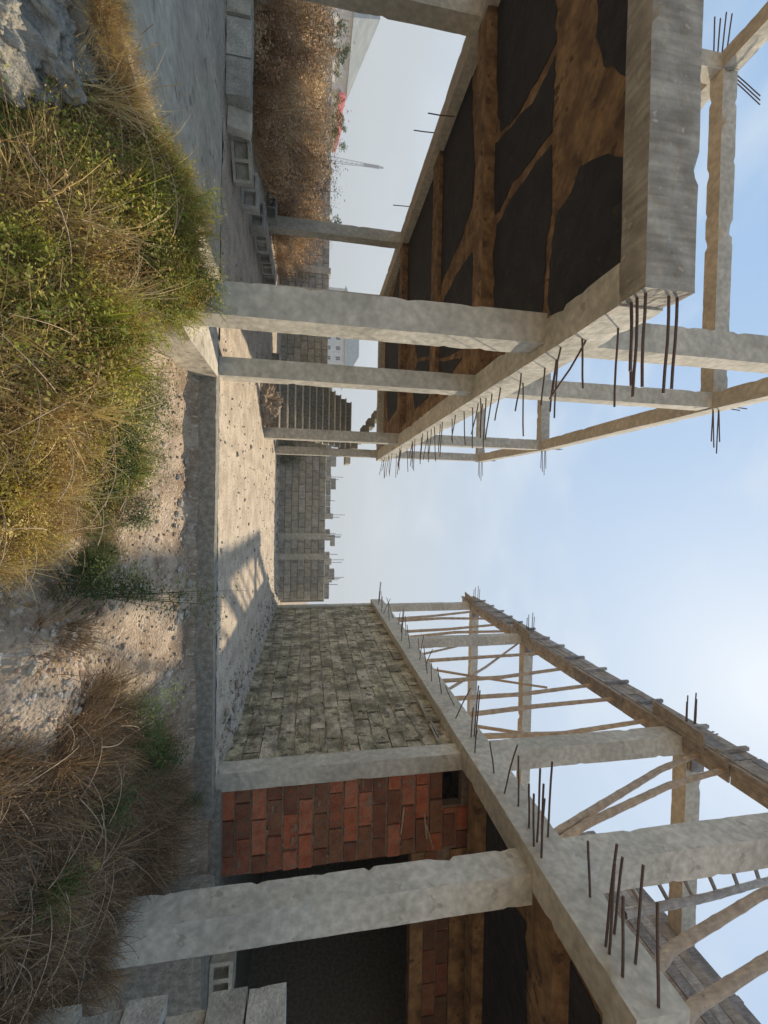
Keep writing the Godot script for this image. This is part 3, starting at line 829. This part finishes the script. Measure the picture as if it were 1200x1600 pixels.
func hollow_mesh(size: Vector3) -> ArrayMesh:
	# block lying with its two cells open towards +x / -x ... cells run along z
	var st := flat(); var h := size / 2; var w := .035
	add_box(st, Vector3(-h.x, h.y - w, -h.z), Vector3(h.x, h.y, h.z)); add_box(st, Vector3(-h.x, -h.y, -h.z), Vector3(h.x, -h.y + w, h.z))
	for x in [-h.x, -w / 2, h.x - w]:
		add_box(st, Vector3(x, -h.y + w, -h.z), Vector3(x + w, h.y - w, h.z))
	add_box(st, Vector3(-h.x + w, -h.y + w, -h.z * .1), Vector3(h.x - w, h.y - w, 0))
	return done(st)

func build_blocks():
	var hm := hollow_mesh(Vector3(.44, .225, .2)); var sb := rough_box(Vector3(.43, .27, .2), .006, .07, Vector3(2, 2, 2), .014); var sb2 := rough_box(Vector3(.43, .27, .2), .006, .07, Vector3(7, 2, 2), .014)
	# a first course beside the smooth floor
	for i in 5:
		var o := put(self, "concrete_block", sb if i % 2 else sb2, [M.block, M.block_b, M.block_c][i % 3], W(-6.5 + .447 * i, .14, 5.12 + .01 * (i % 2)), Vector3(0, -.03, 0))
		tag(o, ["fifth", "fourth", "third", "second", "first"][i] + " solid grey block of the straight course, counted from the leaning slab", "block", "course of solid blocks")
	tag(put(self, "leaning_block", rough_box(Vector3(.46, .27, .1), .012, .07, Vector3(9, 2, 2), .02), M.concrete, W(-4.46, .135, 5.22), Vector3(-.22, -.1, 0)), "thin concrete slab leaning between the solid course and a hollow block", "block")
	tag(put(self, "hollow_block", hm, M.block_c, W(-4.14, .125, 5.5), Vector3(0, .45, .02)), "pale hollow block with two open cells, end of the solid course", "block")
	var k := 0
	for q in [[-4.3, 6.25, .2], [-4.5, 7.1, -.1], [-4.52, 7.6, 1.2], [-4.6, 8.1, 1.3], [-4.62, 8.55, 1.35], [-4.66, 9.0, 1.35]]:
		tag(put(self, "hollow_block", hm, [M.block, M.block_b][k % 2], W(q[0], .115, q[1]), Vector3(0, q[2], 0)), ["first", "second", "third", "fourth", "fifth", "sixth"][k] + " grey hollow block of the broken line, counted from the pale one", "block", "line of hollow blocks"); k += 1
	tag(put(self, "hollow_block", hm, M.block_b, W(-6.02, .118, 9.15), Vector3(0, .1, 0)), "hollow block on end against the rear left column", "block")
	# pile at the near right
	var top := rough_box(Vector3(.5, .212, .24), .004, .05, Vector3(3, 8, 1), .012); var low := rough_box(Vector3(.5, .212, .24), .004, .05, Vector3(6, 8, 1), .012)
	var names := ["topmost block of the pale stack beside the dark doorway", "second block down in the pale stack beside the doorway", "third block down in the pale stack beside the doorway", "fourth block down in the pale stack beside the doorway", "fifth block down in the pale stack beside the doorway", "bottom block of the pale stack beside the doorway"]
	for i in 6:
		var y := .80 - .222 * i
		tag(put(self, "stacked_block", top if i % 2 else low, [M.block, M.block_b, M.block_c][i % 3], W(3.1 + [.0, .01, .05, -.02, .0, -.04][i], y, 2.42 + [.0, .015, -.02, .01, 0, .02][i]), Vector3(0, [.05, .02, .08, -.03, .04, .0][i], 0)), names[i], "block")
	tag(put(self, "low_block", hollow_mesh(Vector3(.30, .2, .2)), M.block_c, W(4.3, .28, 4.0), Vector3(0, -.15, 0)), "small hollow block standing on the step behind the near column", "block")
	beam_thing("doorway_step", Vector3(3.5, -.5, 3.66), Vector3(6.2, .17, 4.15), M.mortar, "bare concrete step in front of the doorway", "step")
	beam_thing("broken_slab", Vector3(2.75, -.72, 2.95), Vector3(3.3, -.42, 3.3), M.mortar, "broken concrete slab lying at the foot of the near column", "slab")

func beam_thing(called, lo: Vector3, hi: Vector3, mat, label, category):
	var c := (lo + hi) / 2
	return tag(put(self, called, rough_box((hi - lo).abs(), .008, .06, c, .02), mat, W(c.x, c.y, c.z)), label, category)

# ---- beyond the walls
func house(at: Vector3, size: Vector3, roof_h: float, over: float, wall, roof, wins: Array, label, turn := 0.0):
	var t := thing("house", at, label, "house"); t.rotation.y = turn
	var h := size / 2
	var st := flat(); add_box(st, Vector3(-h.x, 0, -h.z), Vector3(h.x, size.y, h.z)); var w := put(t, "wall", done(st), wall, at)
	st = flat()
	var e := [Vector3(-h.x - over, size.y, h.z + over), Vector3(h.x + over, size.y, h.z + over), Vector3(h.x + over, size.y, -h.z - over), Vector3(-h.x - over, size.y, -h.z - over)]
	var r0 := Vector3(-h.x * .35, size.y + roof_h, 0); var r1 := Vector3(h.x * .35, size.y + roof_h, 0)
	add_face(st, [e[0], e[1], r1, r0], Vector3(0, 1, 1)); add_face(st, [e[2], e[3], r0, r1], Vector3(0, 1, -1)); add_face(st, [e[1], e[2], r1], Vector3(1, 1, 0)); add_face(st, [e[3], e[0], r0], Vector3(-1, 1, 0)); add_face(st, [e[3], e[2], e[1], e[0]], Vector3.DOWN)
	put(t, "roof", done(st), roof, at)
	for q in wins:
		var f := put(w, "window", bevel_box(Vector3(q[2], q[3], .12), .02), M.dark_glass, at + Vector3(q[0], q[1], h.z + .03))
		put(f, "frame", bevel_box(Vector3(q[2] * .06, q[3], .16), .01), M.far_wall, at + Vector3(q[0], q[1], h.z + .04))
	return t

func build_distance():
	var wins := []
	for k in 6: wins.append([-7.5 + 3 * k, 4.2, 1.1, 1.3])
	house(W(-71, 0, 60), Vector3(19, 5.4, 10), 4.2, .7, M.far_wall, M.roof_sheet, wins, "white house with a tall grey hipped roof beyond the dry weeds")
	wins = []
	for k in 8:
		for j in 3: wins.append([-12 + 3.4 * k, 3 + 3.2 * j, 1.2, 1.4])
	house(W(-57, 0, 150), Vector3(30, 11.6, 12), 5.5, .8, M.far_wall, M.roof_sheet, wins, "white three-storey block of flats with grey roof seen between the columns")
	wins = [[-3, 2.6, 1, 1.2], [0, 2.6, 1, 1.2], [3, 2.6, 1, 1.2]]
	house(W(-65.5, 0, 68), Vector3(9, 4.3, 6), 1.4, .5, M.cream, M.red_roof, wins, "low house with red roof next to the hipped grey roof")
	house(W(-70.5, 0, 80), Vector3(7, 4.6, 6), 1.2, .4, M.cream, M.red_roof, wins, "smaller house with red roof behind the dry weeds")
	# mast
	var mt := thing("lattice_mast", W(-150, 0, 190), "thin grey lattice mast rising above the far roofs", "mast")
	for k in 3: put(mt, "leg", tube([Vector3(cos(TAU * k / 3) * 1.6, 0, sin(TAU * k / 3) * 1.6), Vector3(cos(TAU * k / 3) * .3, 31, sin(TAU * k / 3) * .3)], .16, .1, 4), M.mast, W(-150, 0, 190))
	for j in 14:
		var r0 := 1.6 - 1.3 * j / 14.0; var r1 := 1.6 - 1.3 * (j + 1) / 14.0
		var st := flat()
		for k in 3: add_tube(st, [Vector3(cos(TAU * k / 3) * r0, 31.0 * j / 14, sin(TAU * k / 3) * r0), Vector3(cos(TAU * (k + 1) / 3) * r1, 31.0 * (j + 1) / 14, sin(TAU * (k + 1) / 3) * r1)], .07, .07, 3)
		put(mt, "lattice", done(st), M.mast, W(-150, 0, 190))
	put(mt, "antenna", tube([Vector3(0, 22, 0), Vector3(0, 29, 0)], .7, .7, 6), M.mast, W(-150, 0, 190))
	# small trees behind the wall
	var lm := []
	for k in 3: lm.append(sprig_mesh(300 + k, 1.0, 110, .24, .5))
	var g := [Color(.06, .10, .035), Color(.09, .13, .05), Color(.05, .08, .03)]
	var i := 0
	for q in [[-14.8, 17.5, 2.0, .9], [-16.6, 19.0, 1.9, 1.0], [-18.6, 18.0, 2.2, .9], [-4.6, 19.5, 2.0, .7], [-3.4, 21, 2.2, .8], [-11.8, 18.5, 1.9, .7]]:
		tree(W(q[0], -.02, q[1]), q[2], q[3], lm, g, ["small green tree behind the wall beside the red roofs", "loose green tree beyond the wall under the lattice mast", "leafy green tree showing above the dry weeds", "dark tree behind the yard wall left of the stairs", "grey green tree peeping over the wall by the thin rear column", "low green tree behind the wall near the rear left column"][i]); i += 1

func tree(at: Vector3, h: float, r: float, lm: Array, cols: Array, label):
	var t := thing("tree", at, label, "tree")
	var st := flat(); add_tube(st, [Vector3.ZERO, Vector3(.03, h * .4, .02), Vector3(-.02, h * .75, 0)], .07, .03, 6)
	for k in 5:
		var a := TAU * k / 5 + rng.randf(); add_tube(st, [Vector3(.01, h * .45, 0), Vector3(cos(a) * r * .4, h * .65, sin(a) * r * .4), Vector3(cos(a) * r * .8, h * .85, sin(a) * r * .8)], .025, .008, 4)
	put(t, "trunk", done(st), M.bamboo, at)
	var sc := SurfaceTool.new(); sc.begin(Mesh.PRIMITIVE_TRIANGLES)
	for k in 26:
		var v := Vector3(rng.randfn(), rng.randfn(), rng.randfn()).normalized() * pow(rng.randf(), .4) * r
		v.y = v.y * .7 + h * .72
		var ar = lm[rng.randi() % lm.size()].surface_get_arrays(0); var b := Basis(Vector3.UP, rng.randf() * TAU).scaled(Vector3.ONE * rng.randf_range(.25, .5)); var c: Color = cols[rng.randi() % cols.size()] * rng.randf_range(.8, 1.2)
		var vs: PackedVector3Array = ar[Mesh.ARRAY_VERTEX]; var ns: PackedVector3Array = ar[Mesh.ARRAY_NORMAL]; var ix = ar[Mesh.ARRAY_INDEX]
		var cnt: int = ix.size() if ix != null and ix.size() > 0 else vs.size()
		for j in cnt:
			var w: int = ix[j] if ix != null and ix.size() > 0 else j
			sc.set_color(c); sc.set_normal((b * ns[w]).normalized()); sc.add_vertex(v + b * vs[w])
	put(t, "crown", sc.commit(), M.leaf, at)

# ---- vegetation
func bank(x: float, d: float) -> float:
	# height of the tangle of weeds over the ground
	var h := 0.0
	h += .62 * exp(-(pow((x + 1.85) / .58, 2) + pow((d - 2.95) / .45, 2)))
	h += .50 * exp(-(pow((x + 1.15) / .6, 2) + pow((d - 2.6) / .5, 2)))
	h += .42 * exp(-(pow((x + .45) / .5, 2) + pow((d - 2.5) / .42, 2)))
	h += .36 * exp(-(pow((x - .15) / .3, 2) + pow((d - 2.4) / .35, 2)))
	h += .36 * exp(-(pow((x + 2.2) / .42, 2) + pow((d - 2.75) / .4, 2)))
	h += .40 * exp(-(pow((x + .3) / .62, 2) + pow((d - 3.2) / .33, 2)))
	return h

func build_plants():
	var sp := []; var tf := []
	for k in 4: sp.append(sprig_mesh(100 + k, .24, 66, .021, .75, .5).surface_get_arrays(0))
	for k in 3: tf.append(tuft_mesh(200 + k, .34, 18, .8, .0028).surface_get_arrays(0))
	var dry := []
	for k in 3: dry.append(sprig_mesh(150 + k, .3, 24, .014, .9, .35).surface_get_arrays(0))
	var yellow := [Color(.58, .48, .085), Color(.66, .52, .13), Color(.50, .45, .07), Color(.68, .54, .20), Color(.46, .31, .12)]
	var lime := [Color(.40, .43, .07), Color(.52, .50, .10), Color(.30, .34, .06), Color(.60, .52, .15), Color(.42, .30, .12)]
	var green := [Color(.13, .19, .05), Color(.18, .23, .06), Color(.25, .28, .07)]
	var stw := [Color(.68, .49, .20), Color(.54, .35, .14), Color(.74, .58, .28), Color(.38, .23, .10)]
	var brn := [Color(.28, .18, .10), Color(.38, .25, .135), Color(.18, .11, .06), Color(.48, .35, .20)]
	var kinds := [
		[dome(sp + dry.slice(0, 1), .19, .38, 95, yellow), dome(sp + dry.slice(0, 2), .16, .42, 85, yellow), "sunlit yellow weeds tangled over the bank before the left skeleton", M.leaf],
		[dome(sp + dry.slice(1, 2), .19, .38, 95, lime), dome(sp + tf.slice(0, 1), .17, .42, 85, lime), "sunlit lime-green weeds tangled over the bank before the left skeleton", M.leaf],
		[dome(sp, .18, .36, 90, green), dome(sp, .14, .40, 80, green), "darker green weeds at the sandy edge of the bank", M.leaf],
		[dome(tf + dry, .17, .38, 46, stw), dome(tf + dry, .15, .42, 40, stw), "golden dry grass and withered stalks in the weed bank", M.straw],
		[dome(tf + tf + dry, .24, .12, 30, brn), dome(tf + dry, .24, .16, 30, brn), "brown dry grass matted over the near ground", M.straw]]
	var spots_of := []
	for k in 10: spots_of.append([])
	var rim := [[-2.62, 2.2], [-2.45, 2.42], [-2.32, 2.66], [-2.24, 2.86], [-2.0, 3.02], [-1.72, 3.12], [-1.5, 3.2]]
	var clumps := 0
	while clumps < 330:
		var cx := rng.randf_range(-2.6, .75); var cd := rng.randf_range(1.9, 3.5)
		var h := bank(cx, cd); var g := ground_y(cx, cd)
		if cx < -1.85 and cd < 2.35: continue
		var spill := clumps >= 280
		if spill:
			# growth spilling over the rim of the smooth floor
			var e: float = rng.randf() * 5.99; var a: Array = rim[int(e)]; var b: Array = rim[int(e) + 1]; var f: float = e - int(e)
			cx = lerpf(a[0], b[0], f) + rng.randf_range(-.02, .16); cd = lerpf(a[1], b[1], f) + rng.randf_range(-.05, .08); g = -.06; h = rng.randf_range(.10, .2) + (.22 if cx > -2.2 else 0.0)
		elif h < .08 or rng.randf() > h * 2.2: continue
		clumps += 1
		h *= rng.randf_range(.65, 1.1)
		var dryness := nz.get_noise_2d(cx * 5 + 90, cd * 5) * 1.3 + (.18 if cd < 2.4 else -.15) + (.6 if cx < -2.0 else 0.0) + (.45 if cx > -1.0 and cx < .1 and cd < 2.7 else 0.0) - (.5 if cd > 2.95 and cx < -1.2 and cx > -2.2 else 0.0)
		var kind := 0 if rng.randf() < .62 else 1
		if cd > 2.9 and cx > -.95: kind = 2 if rng.randf() < .7 else 1
		if dryness > .0: kind = 3
		spots_of[kind * 2 + clumps % 2].append([Vector3(cx, g - .03, -cd), clampf(h / .46, .35, 1.35), rng.randf() * TAU, rng.randf_range(-.2, .2), Color.WHITE * rng.randf_range(.8, 1.15)])
	# brown dry growth over the rest of the near ground, thickest in the right corner
	for i in 1500:
		var x := rng.randf_range(-2.6, 3.3); var d := rng.randf_range(1.9, 4.3)
		var k := .0
		if x > 1.5 and d < 3.6: k = .5
		elif x < -1.5 and d < 2.7: k = .3
		elif x > .5 and d < 2.3: k = .15
		elif d < 3.3: k = .07
		if x > 2.2 and d > 3.1: k = .4
		if x < -2.1 and d > 2.3: continue
		if x < -1.8 and d < 2.3: k = .05
		if rng.randf() > k * smoothstep(-.3, .2, nz.get_noise_2d(x * 5 + 20, d * 5)): continue
		spots_of[8 + i % 2].append([Vector3(x, ground_y(x, d) - .04, -d), rng.randf_range(.5, 1.1) * (1.2 if x > 1.5 else .8), rng.randf() * TAU, rng.randf_range(-.1, .1), Color.WHITE * rng.randf_range(.7, 1.25)])
	for k in 10:
		var kd: Array = kinds[k / 2]
		scatter(["yellow_weeds", "lime_weeds", "green_weeds", "golden_grass", "dry_grass"][k / 2], kd[k % 2], kd[3], spots_of[k], kd[2], "weeds")
	# long bare stems arching through the tangle
	var ls := flat()
	for i in 210:
		var x := rng.randf_range(-2.6, .5); var d := rng.randf_range(2.0, 3.2)
		if i > 140: x = rng.randf_range(1.4, 2.9); d = rng.randf_range(2.1, 3.2)
		var h := maxf(bank(x, d), .12 if x < 1.4 else .3); var g := ground_y(x, d)
		var a := rng.randf() * TAU; var l := rng.randf_range(.2, .55); var o := Vector3(cos(a), 0, sin(a)) * l
		var s := Vector3(x, g + h * rng.randf_range(.3, .9), -d)
		var pts := []
		var sw := Vector3(-o.z, 0, o.x) * rng.randf_range(-.35, .35)
		for k in 9:
			var t := k / 8.0
			pts.append(s + o * t + sw * t * t + Vector3(0, .4 * l * t * (1.0 - t) * 1.3, 0))
		add_tube(ls, pts, .0034, .0014, 4, false)
	tag(put(self, "bare_stems", done(ls), M.bamboo), "pale bare stems arching through the weeds", "stems", "", "stuff")
	# green plants that stand apart
	var gs := []
	for k in 3: gs.append(sprig_mesh(400 + k, 1.0, 130, .07, .35, .42))
	var dark := [Color(.07, .11, .035), Color(.10, .15, .045), Color(.14, .19, .06)]
	var bright := [Color(.14, .22, .05), Color(.20, .28, .075), Color(.11, .17, .04)]
	var spots := [
		[-.75, 3.45, 16, .2, .44, dark, "dark green leafy plant in front of the kerb beneath the second column"],
		[-.3, 3.35, 16, .22, .42, dark, "bushy green plant between the weeds and the bare sand"],
		[.08, 3.4, 14, .2, .38, dark, "low dark green plant at the edge of the bare sand"],
		[.55, 3.1, 9, .12, .48, dark, "leafy green weed with leaning shoots beside the tall thin one"],
		[.5, 2.8, 6, .14, .4, dark, "spreading dark green weed at the end of the yellow bank"],
		[1.75, 3.55, 18, .24, .46, bright, "bright green bush by the shaded end of the kerb"],
		[2.1, 3.7, 14, .2, .44, dark, "green bush beneath the block wall corner"],
		[2.0, 2.95, 10, .16, .4, dark, "green weed among the brown grass near the rubble"],
		[2.2, 2.6, 10, .16, .36, bright, "low bright green grass clump by the pink brick piece"],
		[-1.75, 2.15, 7, .1, .42, bright, "fresh green weed with upright leaves beside the rough concrete lump"],
		[-2.28, 3.3, 8, .14, .55, bright, "deep green shrub topping the bank beside the smooth floor"],
		[2.9, 4.3, 7, .12, .4, dark, "dark plant in the corner under the brick panel"]]
	for s in spots:
		var y := ground_y(s[0], s[1])
		plant("green_plant", W(s[0], y, s[1]), s[2], s[3], s[4], gs, M.leaf, s[5], s[6], "plant")
	var tall := []
	for k in 2: tall.append(sprig_mesh(430 + k, 1.0, 90, .045, .12, .4))
	plant("tall_weed", W(.66, ground_y(.66, 3.2), 3.2), 4, .03, 1.08, tall, M.leaf, dark, "tall thin green weed standing up past the kerb edge", "plant")
	plant("wall_shrub", W(-1.5, 0, 13.1), 16, .45, .8, gs, M.leaf, [Color(.09, .12, .05), Color(.12, .15, .07)], "dusty green shrub at the foot of the far wall by the rear columns", "shrub")
	# tall withered bushes left of the skeleton
	var wd := []; var wt := []
	for k in 3: wd.append(sprig_mesh(500 + k, .6, 110, .05, .6, .42)); wt.append(tuft_mesh(520 + k, .8, 14, .5, .005))
	var wa := []
	for m in wd: wa.append(m.surface_get_arrays(0)); wa.append(m.surface_get_arrays(0))
	for m in wt: wa.append(m.surface_get_arrays(0))
	var br := [Color(.56, .35, .19), Color(.64, .45, .27), Color(.42, .25, .13), Color(.70, .54, .36)]
	var bush := [dome(wa, .42, .85, 34, br), dome(wa, .36, 1.0, 34, [br[0], br[1], br[2]]), dome(wa, .46, .75, 34, [br[3], br[1], br[0]])]
	var wp := [[], [], []]
	for i in 330:
		var d := rng.randf_range(5.7, 13.1); var x := rng.randf_range(-15, -5.0)
		if x > -5.5 - (d - 5.6) * .2: continue
		if x > -6.7 and d > 8.6: continue
		wp[i % 3].append([W(x, -.05, d), rng.randf_range(.65, 1.25) * (1.0 + .35 * nz.get_noise_2d(x * 5, d * 5)), rng.randf() * TAU, rng.randf_range(-.15, .15), Color.WHITE * rng.randf_range(.65, 1.25)])
	for k in 3: scatter("withered_bushes", bush[k], M.straw, wp[k], "tall rust-brown withered bushes left of the concrete skeleton", "bushes")
	for q in [[-6.0, 10.1, 1.0, "tall withered brown clump right behind the rear left column"], [-5.7, 10.4, .8, "middle-sized withered brown clump next to the tall one"], [-5.3, 10.2, .6, "smallest withered brown clump near the rear left column"]]:
		plant("withered_clump", W(q[0], 0, q[1]), 9, .25, q[2] * 1.3, wd, M.straw, br, q[3], "weeds")

# ---- loose stones
func stone_mesh(seed_no: int, flatten := .7) -> ArrayMesh:
	var r := RandomNumberGenerator.new(); r.seed = seed_no
	var st := SurfaceTool.new(); st.begin(Mesh.PRIMITIVE_TRIANGLES); st.set_smooth_group(-1)
	var rows := []
	for i in 5:
		var row := []
		for k in 7:
			var th := PI * i / 4; var ph := TAU * k / 7
			var v := Vector3(sin(th) * cos(ph), cos(th) * flatten, sin(th) * sin(ph)); var q := v * 2.2 + Vector3(seed_no, 0, 0)
			row.append(v * (1.0 + .55 * nz.get_noise_3d(q.x * 2, q.y * 2, q.z * 2)))
		rows.append(row)
	for i in 4:
		for k in 7:
			var l := (k + 1) % 7
			if i > 0: add_face(st, [rows[i][k], rows[i][l], rows[i + 1][l]])
			if i < 3: add_face(st, [rows[i][k], rows[i + 1][l], rows[i + 1][k]])
	return done(st)

func build_rubble():
	var ms := []
	for k in 3: ms.append(stone_mesh(10 + k * 3))
	var yard := [[], [], []]; var nearp := [[], [], []]
	for i in 5200:
		var x := rng.randf_range(-3.2, 3.1); var d := rng.randf_range(5.0, 13.6)
		var k := .12 + .8 * smoothstep(1.8, 3.0, x) + .6 * smoothstep(12.5, 13.5, d) + .5 * smoothstep(.1, .5, nz.get_noise_2d(x * 5, d * 5))
		if rng.randf() > k * .6: continue
		var s := rng.randf_range(.006, .02) * (1.0 + 1.4 * float(rng.randf() < .07) + smoothstep(2.2, 3.0, x) * .7)
		yard[i % 3].append([W(x, .004 + smoothstep(1.9, 3.1, x) * .03 + smoothstep(12.6, 13.6, d) * .03, d), s, rng.randf() * TAU, rng.randf_range(-.5, .5), Color(.40, .36, .30) * rng.randf_range(.45, 1.2)])
	for i in 16000:
		var x := rng.randf_range(-3.0, 3.2); var d := rng.randf_range(1.9, 4.75)
		var k := .18 + .75 * exp(-(pow((x - 1.1) / .8, 2) + pow((d - 2.7) / .6, 2)))
		if rng.randf() > k: continue
		var s := rng.randf_range(.004, .016) * (1.0 + 1.5 * float(rng.randf() < .04))
		nearp[i % 3].append([W(x, ground_y(x, d) + s * .2, d), s, rng.randf() * TAU, rng.randf_range(-.5, .5), [Color(.50, .43, .34), Color(.38, .30, .22), Color(.58, .51, .43), Color(.40, .28, .21)][rng.randi() % 4] * rng.randf_range(.7, 1.1)])
	var m: StandardMaterial3D = M.stone.duplicate(); m.albedo_texture = null; m.vertex_color_use_as_albedo = true
	for k in 3:
		scatter("gravel", ms[k], m, yard[k], "loose gravel and crumbs strewn over the sandy yard", "gravel")
		scatter("rubble_gravel", ms[k], m, nearp[k], "grey brown gravel in the rubble heap among the weeds", "gravel")
	# larger pieces one can pick out
	var lab := "rough grey stone lying along the foot of the block wall"
	for i in 26:
		var d := rng.randf_range(5.2, 12.8); var s := rng.randf_range(.035, .085)
		tag(put(self, "rubble_stone", stone_mesh(40 + i, .6), M.stone, W(rng.randf_range(2.5, 3.02), .03 + s * .4, d), Vector3(0, rng.randf() * TAU, 0)), lab, "stone", "stones along the block wall").scale = Vector3.ONE * s
	for i in 12:
		var s := rng.randf_range(.04, .09)
		tag(put(self, "rubble_stone", stone_mesh(80 + i, .6), M.stone, W(rng.randf_range(-1.2, 2.4), .04 + s * .3, rng.randf_range(12.9, 13.45)), Vector3(0, rng.randf() * TAU, 0)), "rough stone lying at the foot of the far wall", "stone", "stones along the far wall").scale = Vector3.ONE * s
	for i in 14:
		var x := rng.randf_range(-.7, 1.5); var d := rng.randf_range(4.35, 4.75); var s := rng.randf_range(.025, .06)
		tag(put(self, "rubble_stone", stone_mesh(110 + i, .6), M.stone, W(x, ground_y(x, d) + s * .3, d), Vector3(0, rng.randf() * TAU, 0)), "pale stone lying in front of the foundation beam", "stone", "stones before the kerb").scale = Vector3.ONE * s
	for q in [[1.95, 2.5, .05, "pink brick piece with a pale end in the brown grass"], [1.36, 2.48, .045, "pink brick piece half sunk in the gravel heap"]]:
		tag(put(self, "brick_piece", rough_box(Vector3(.09, .045, .06), .005, .02, Vector3(q[0], 1, 1), .008), M.brick_e, W(q[0], ground_y(q[0], q[1]) + .02, q[1]), Vector3(.2, .5, .1)), q[3], "brick")
	tag(put(self, "snack_wrapper", bevel_box(Vector3(.12, .02, .05), .006), M.wrapper, W(2.4, ground_y(2.4, 3.05) + .12, 3.05), Vector3(.3, .4, .5)), "crumpled yellow wrapper caught in the brown grass", "wrapper")
	# mounds of dropped mortar at the edge of the smooth floor
	var i := 0
	for q in [[-2.45, 2.12, .34, "pale rough lump of spilled mortar at the corner of the smooth floor"], [-2.2, 2.38, .26, "jagged mortar lump beside the brown grass on the floor edge"], [-2.9, 1.95, .36, "broad grey mortar lump under the front of the frame"], [-2.05, 2.0, .3, "low grey lump of dried concrete beside the fresh green weed"]]:
		var st := stone_mesh(200 + i, .5)
		tag(put(self, "mortar_lump", lump(i, q[2]), M.mortar, W(q[0], -.44 + .08 * float(i < 2), q[1])), q[3], "lump"); i += 1
	tag(put(self, "boulder", lump(14, .22), M.soil, W(-.72, -.62, 2.32)), "bare brown boulder half buried in the weed bank", "stone")
	# dirt and debris by the stairs
	tag(put(self, "dirt_heap", lump(9, .55), M.soil, W(-2.2, -.12, 9.3)), "heap of brown dirt at the foot of the stairs", "heap")

func lump(s: int, r: float) -> ArrayMesh:
	var st := SurfaceTool.new(); st.begin(Mesh.PRIMITIVE_TRIANGLES); st.set_smooth_group(0)
	var n := 84; var k := 44
	var pts := []
	for j in k + 1:
		for i in n:
			var th := PI * .5 * j / k; var ph := TAU * i / n
			var v := Vector3(sin(th) * cos(ph), cos(th) * .75, sin(th) * sin(ph)); var q := v * 3.0 + Vector3(s * 7.3, 0, 0)
			v *= r * (1.0 + .5 * nz.get_noise_3d(q.x * 1.2, q.y * 1.2, q.z * 1.2) + .24 * nz.get_noise_3d(q.x * 5, q.y * 5, q.z * 5) + .07 * nz.get_noise_3d(q.x * 11, q.y * 11, q.z * 11) + .025 * nz.get_noise_3d(q.x * 24, q.y * 24, q.z * 24))
			if j == k: v.y = -.2
			pts.append(v)
	for v in pts: st.add_vertex(v)
	for j in k:
		for i in n:
			var l := (i + 1) % n
			for e in [j * n + i, (j + 1) * n + l, (j + 1) * n + i, j * n + i, j * n + l, (j + 1) * n + l]: st.add_index(e)
	st.generate_normals()
	return st.commit()
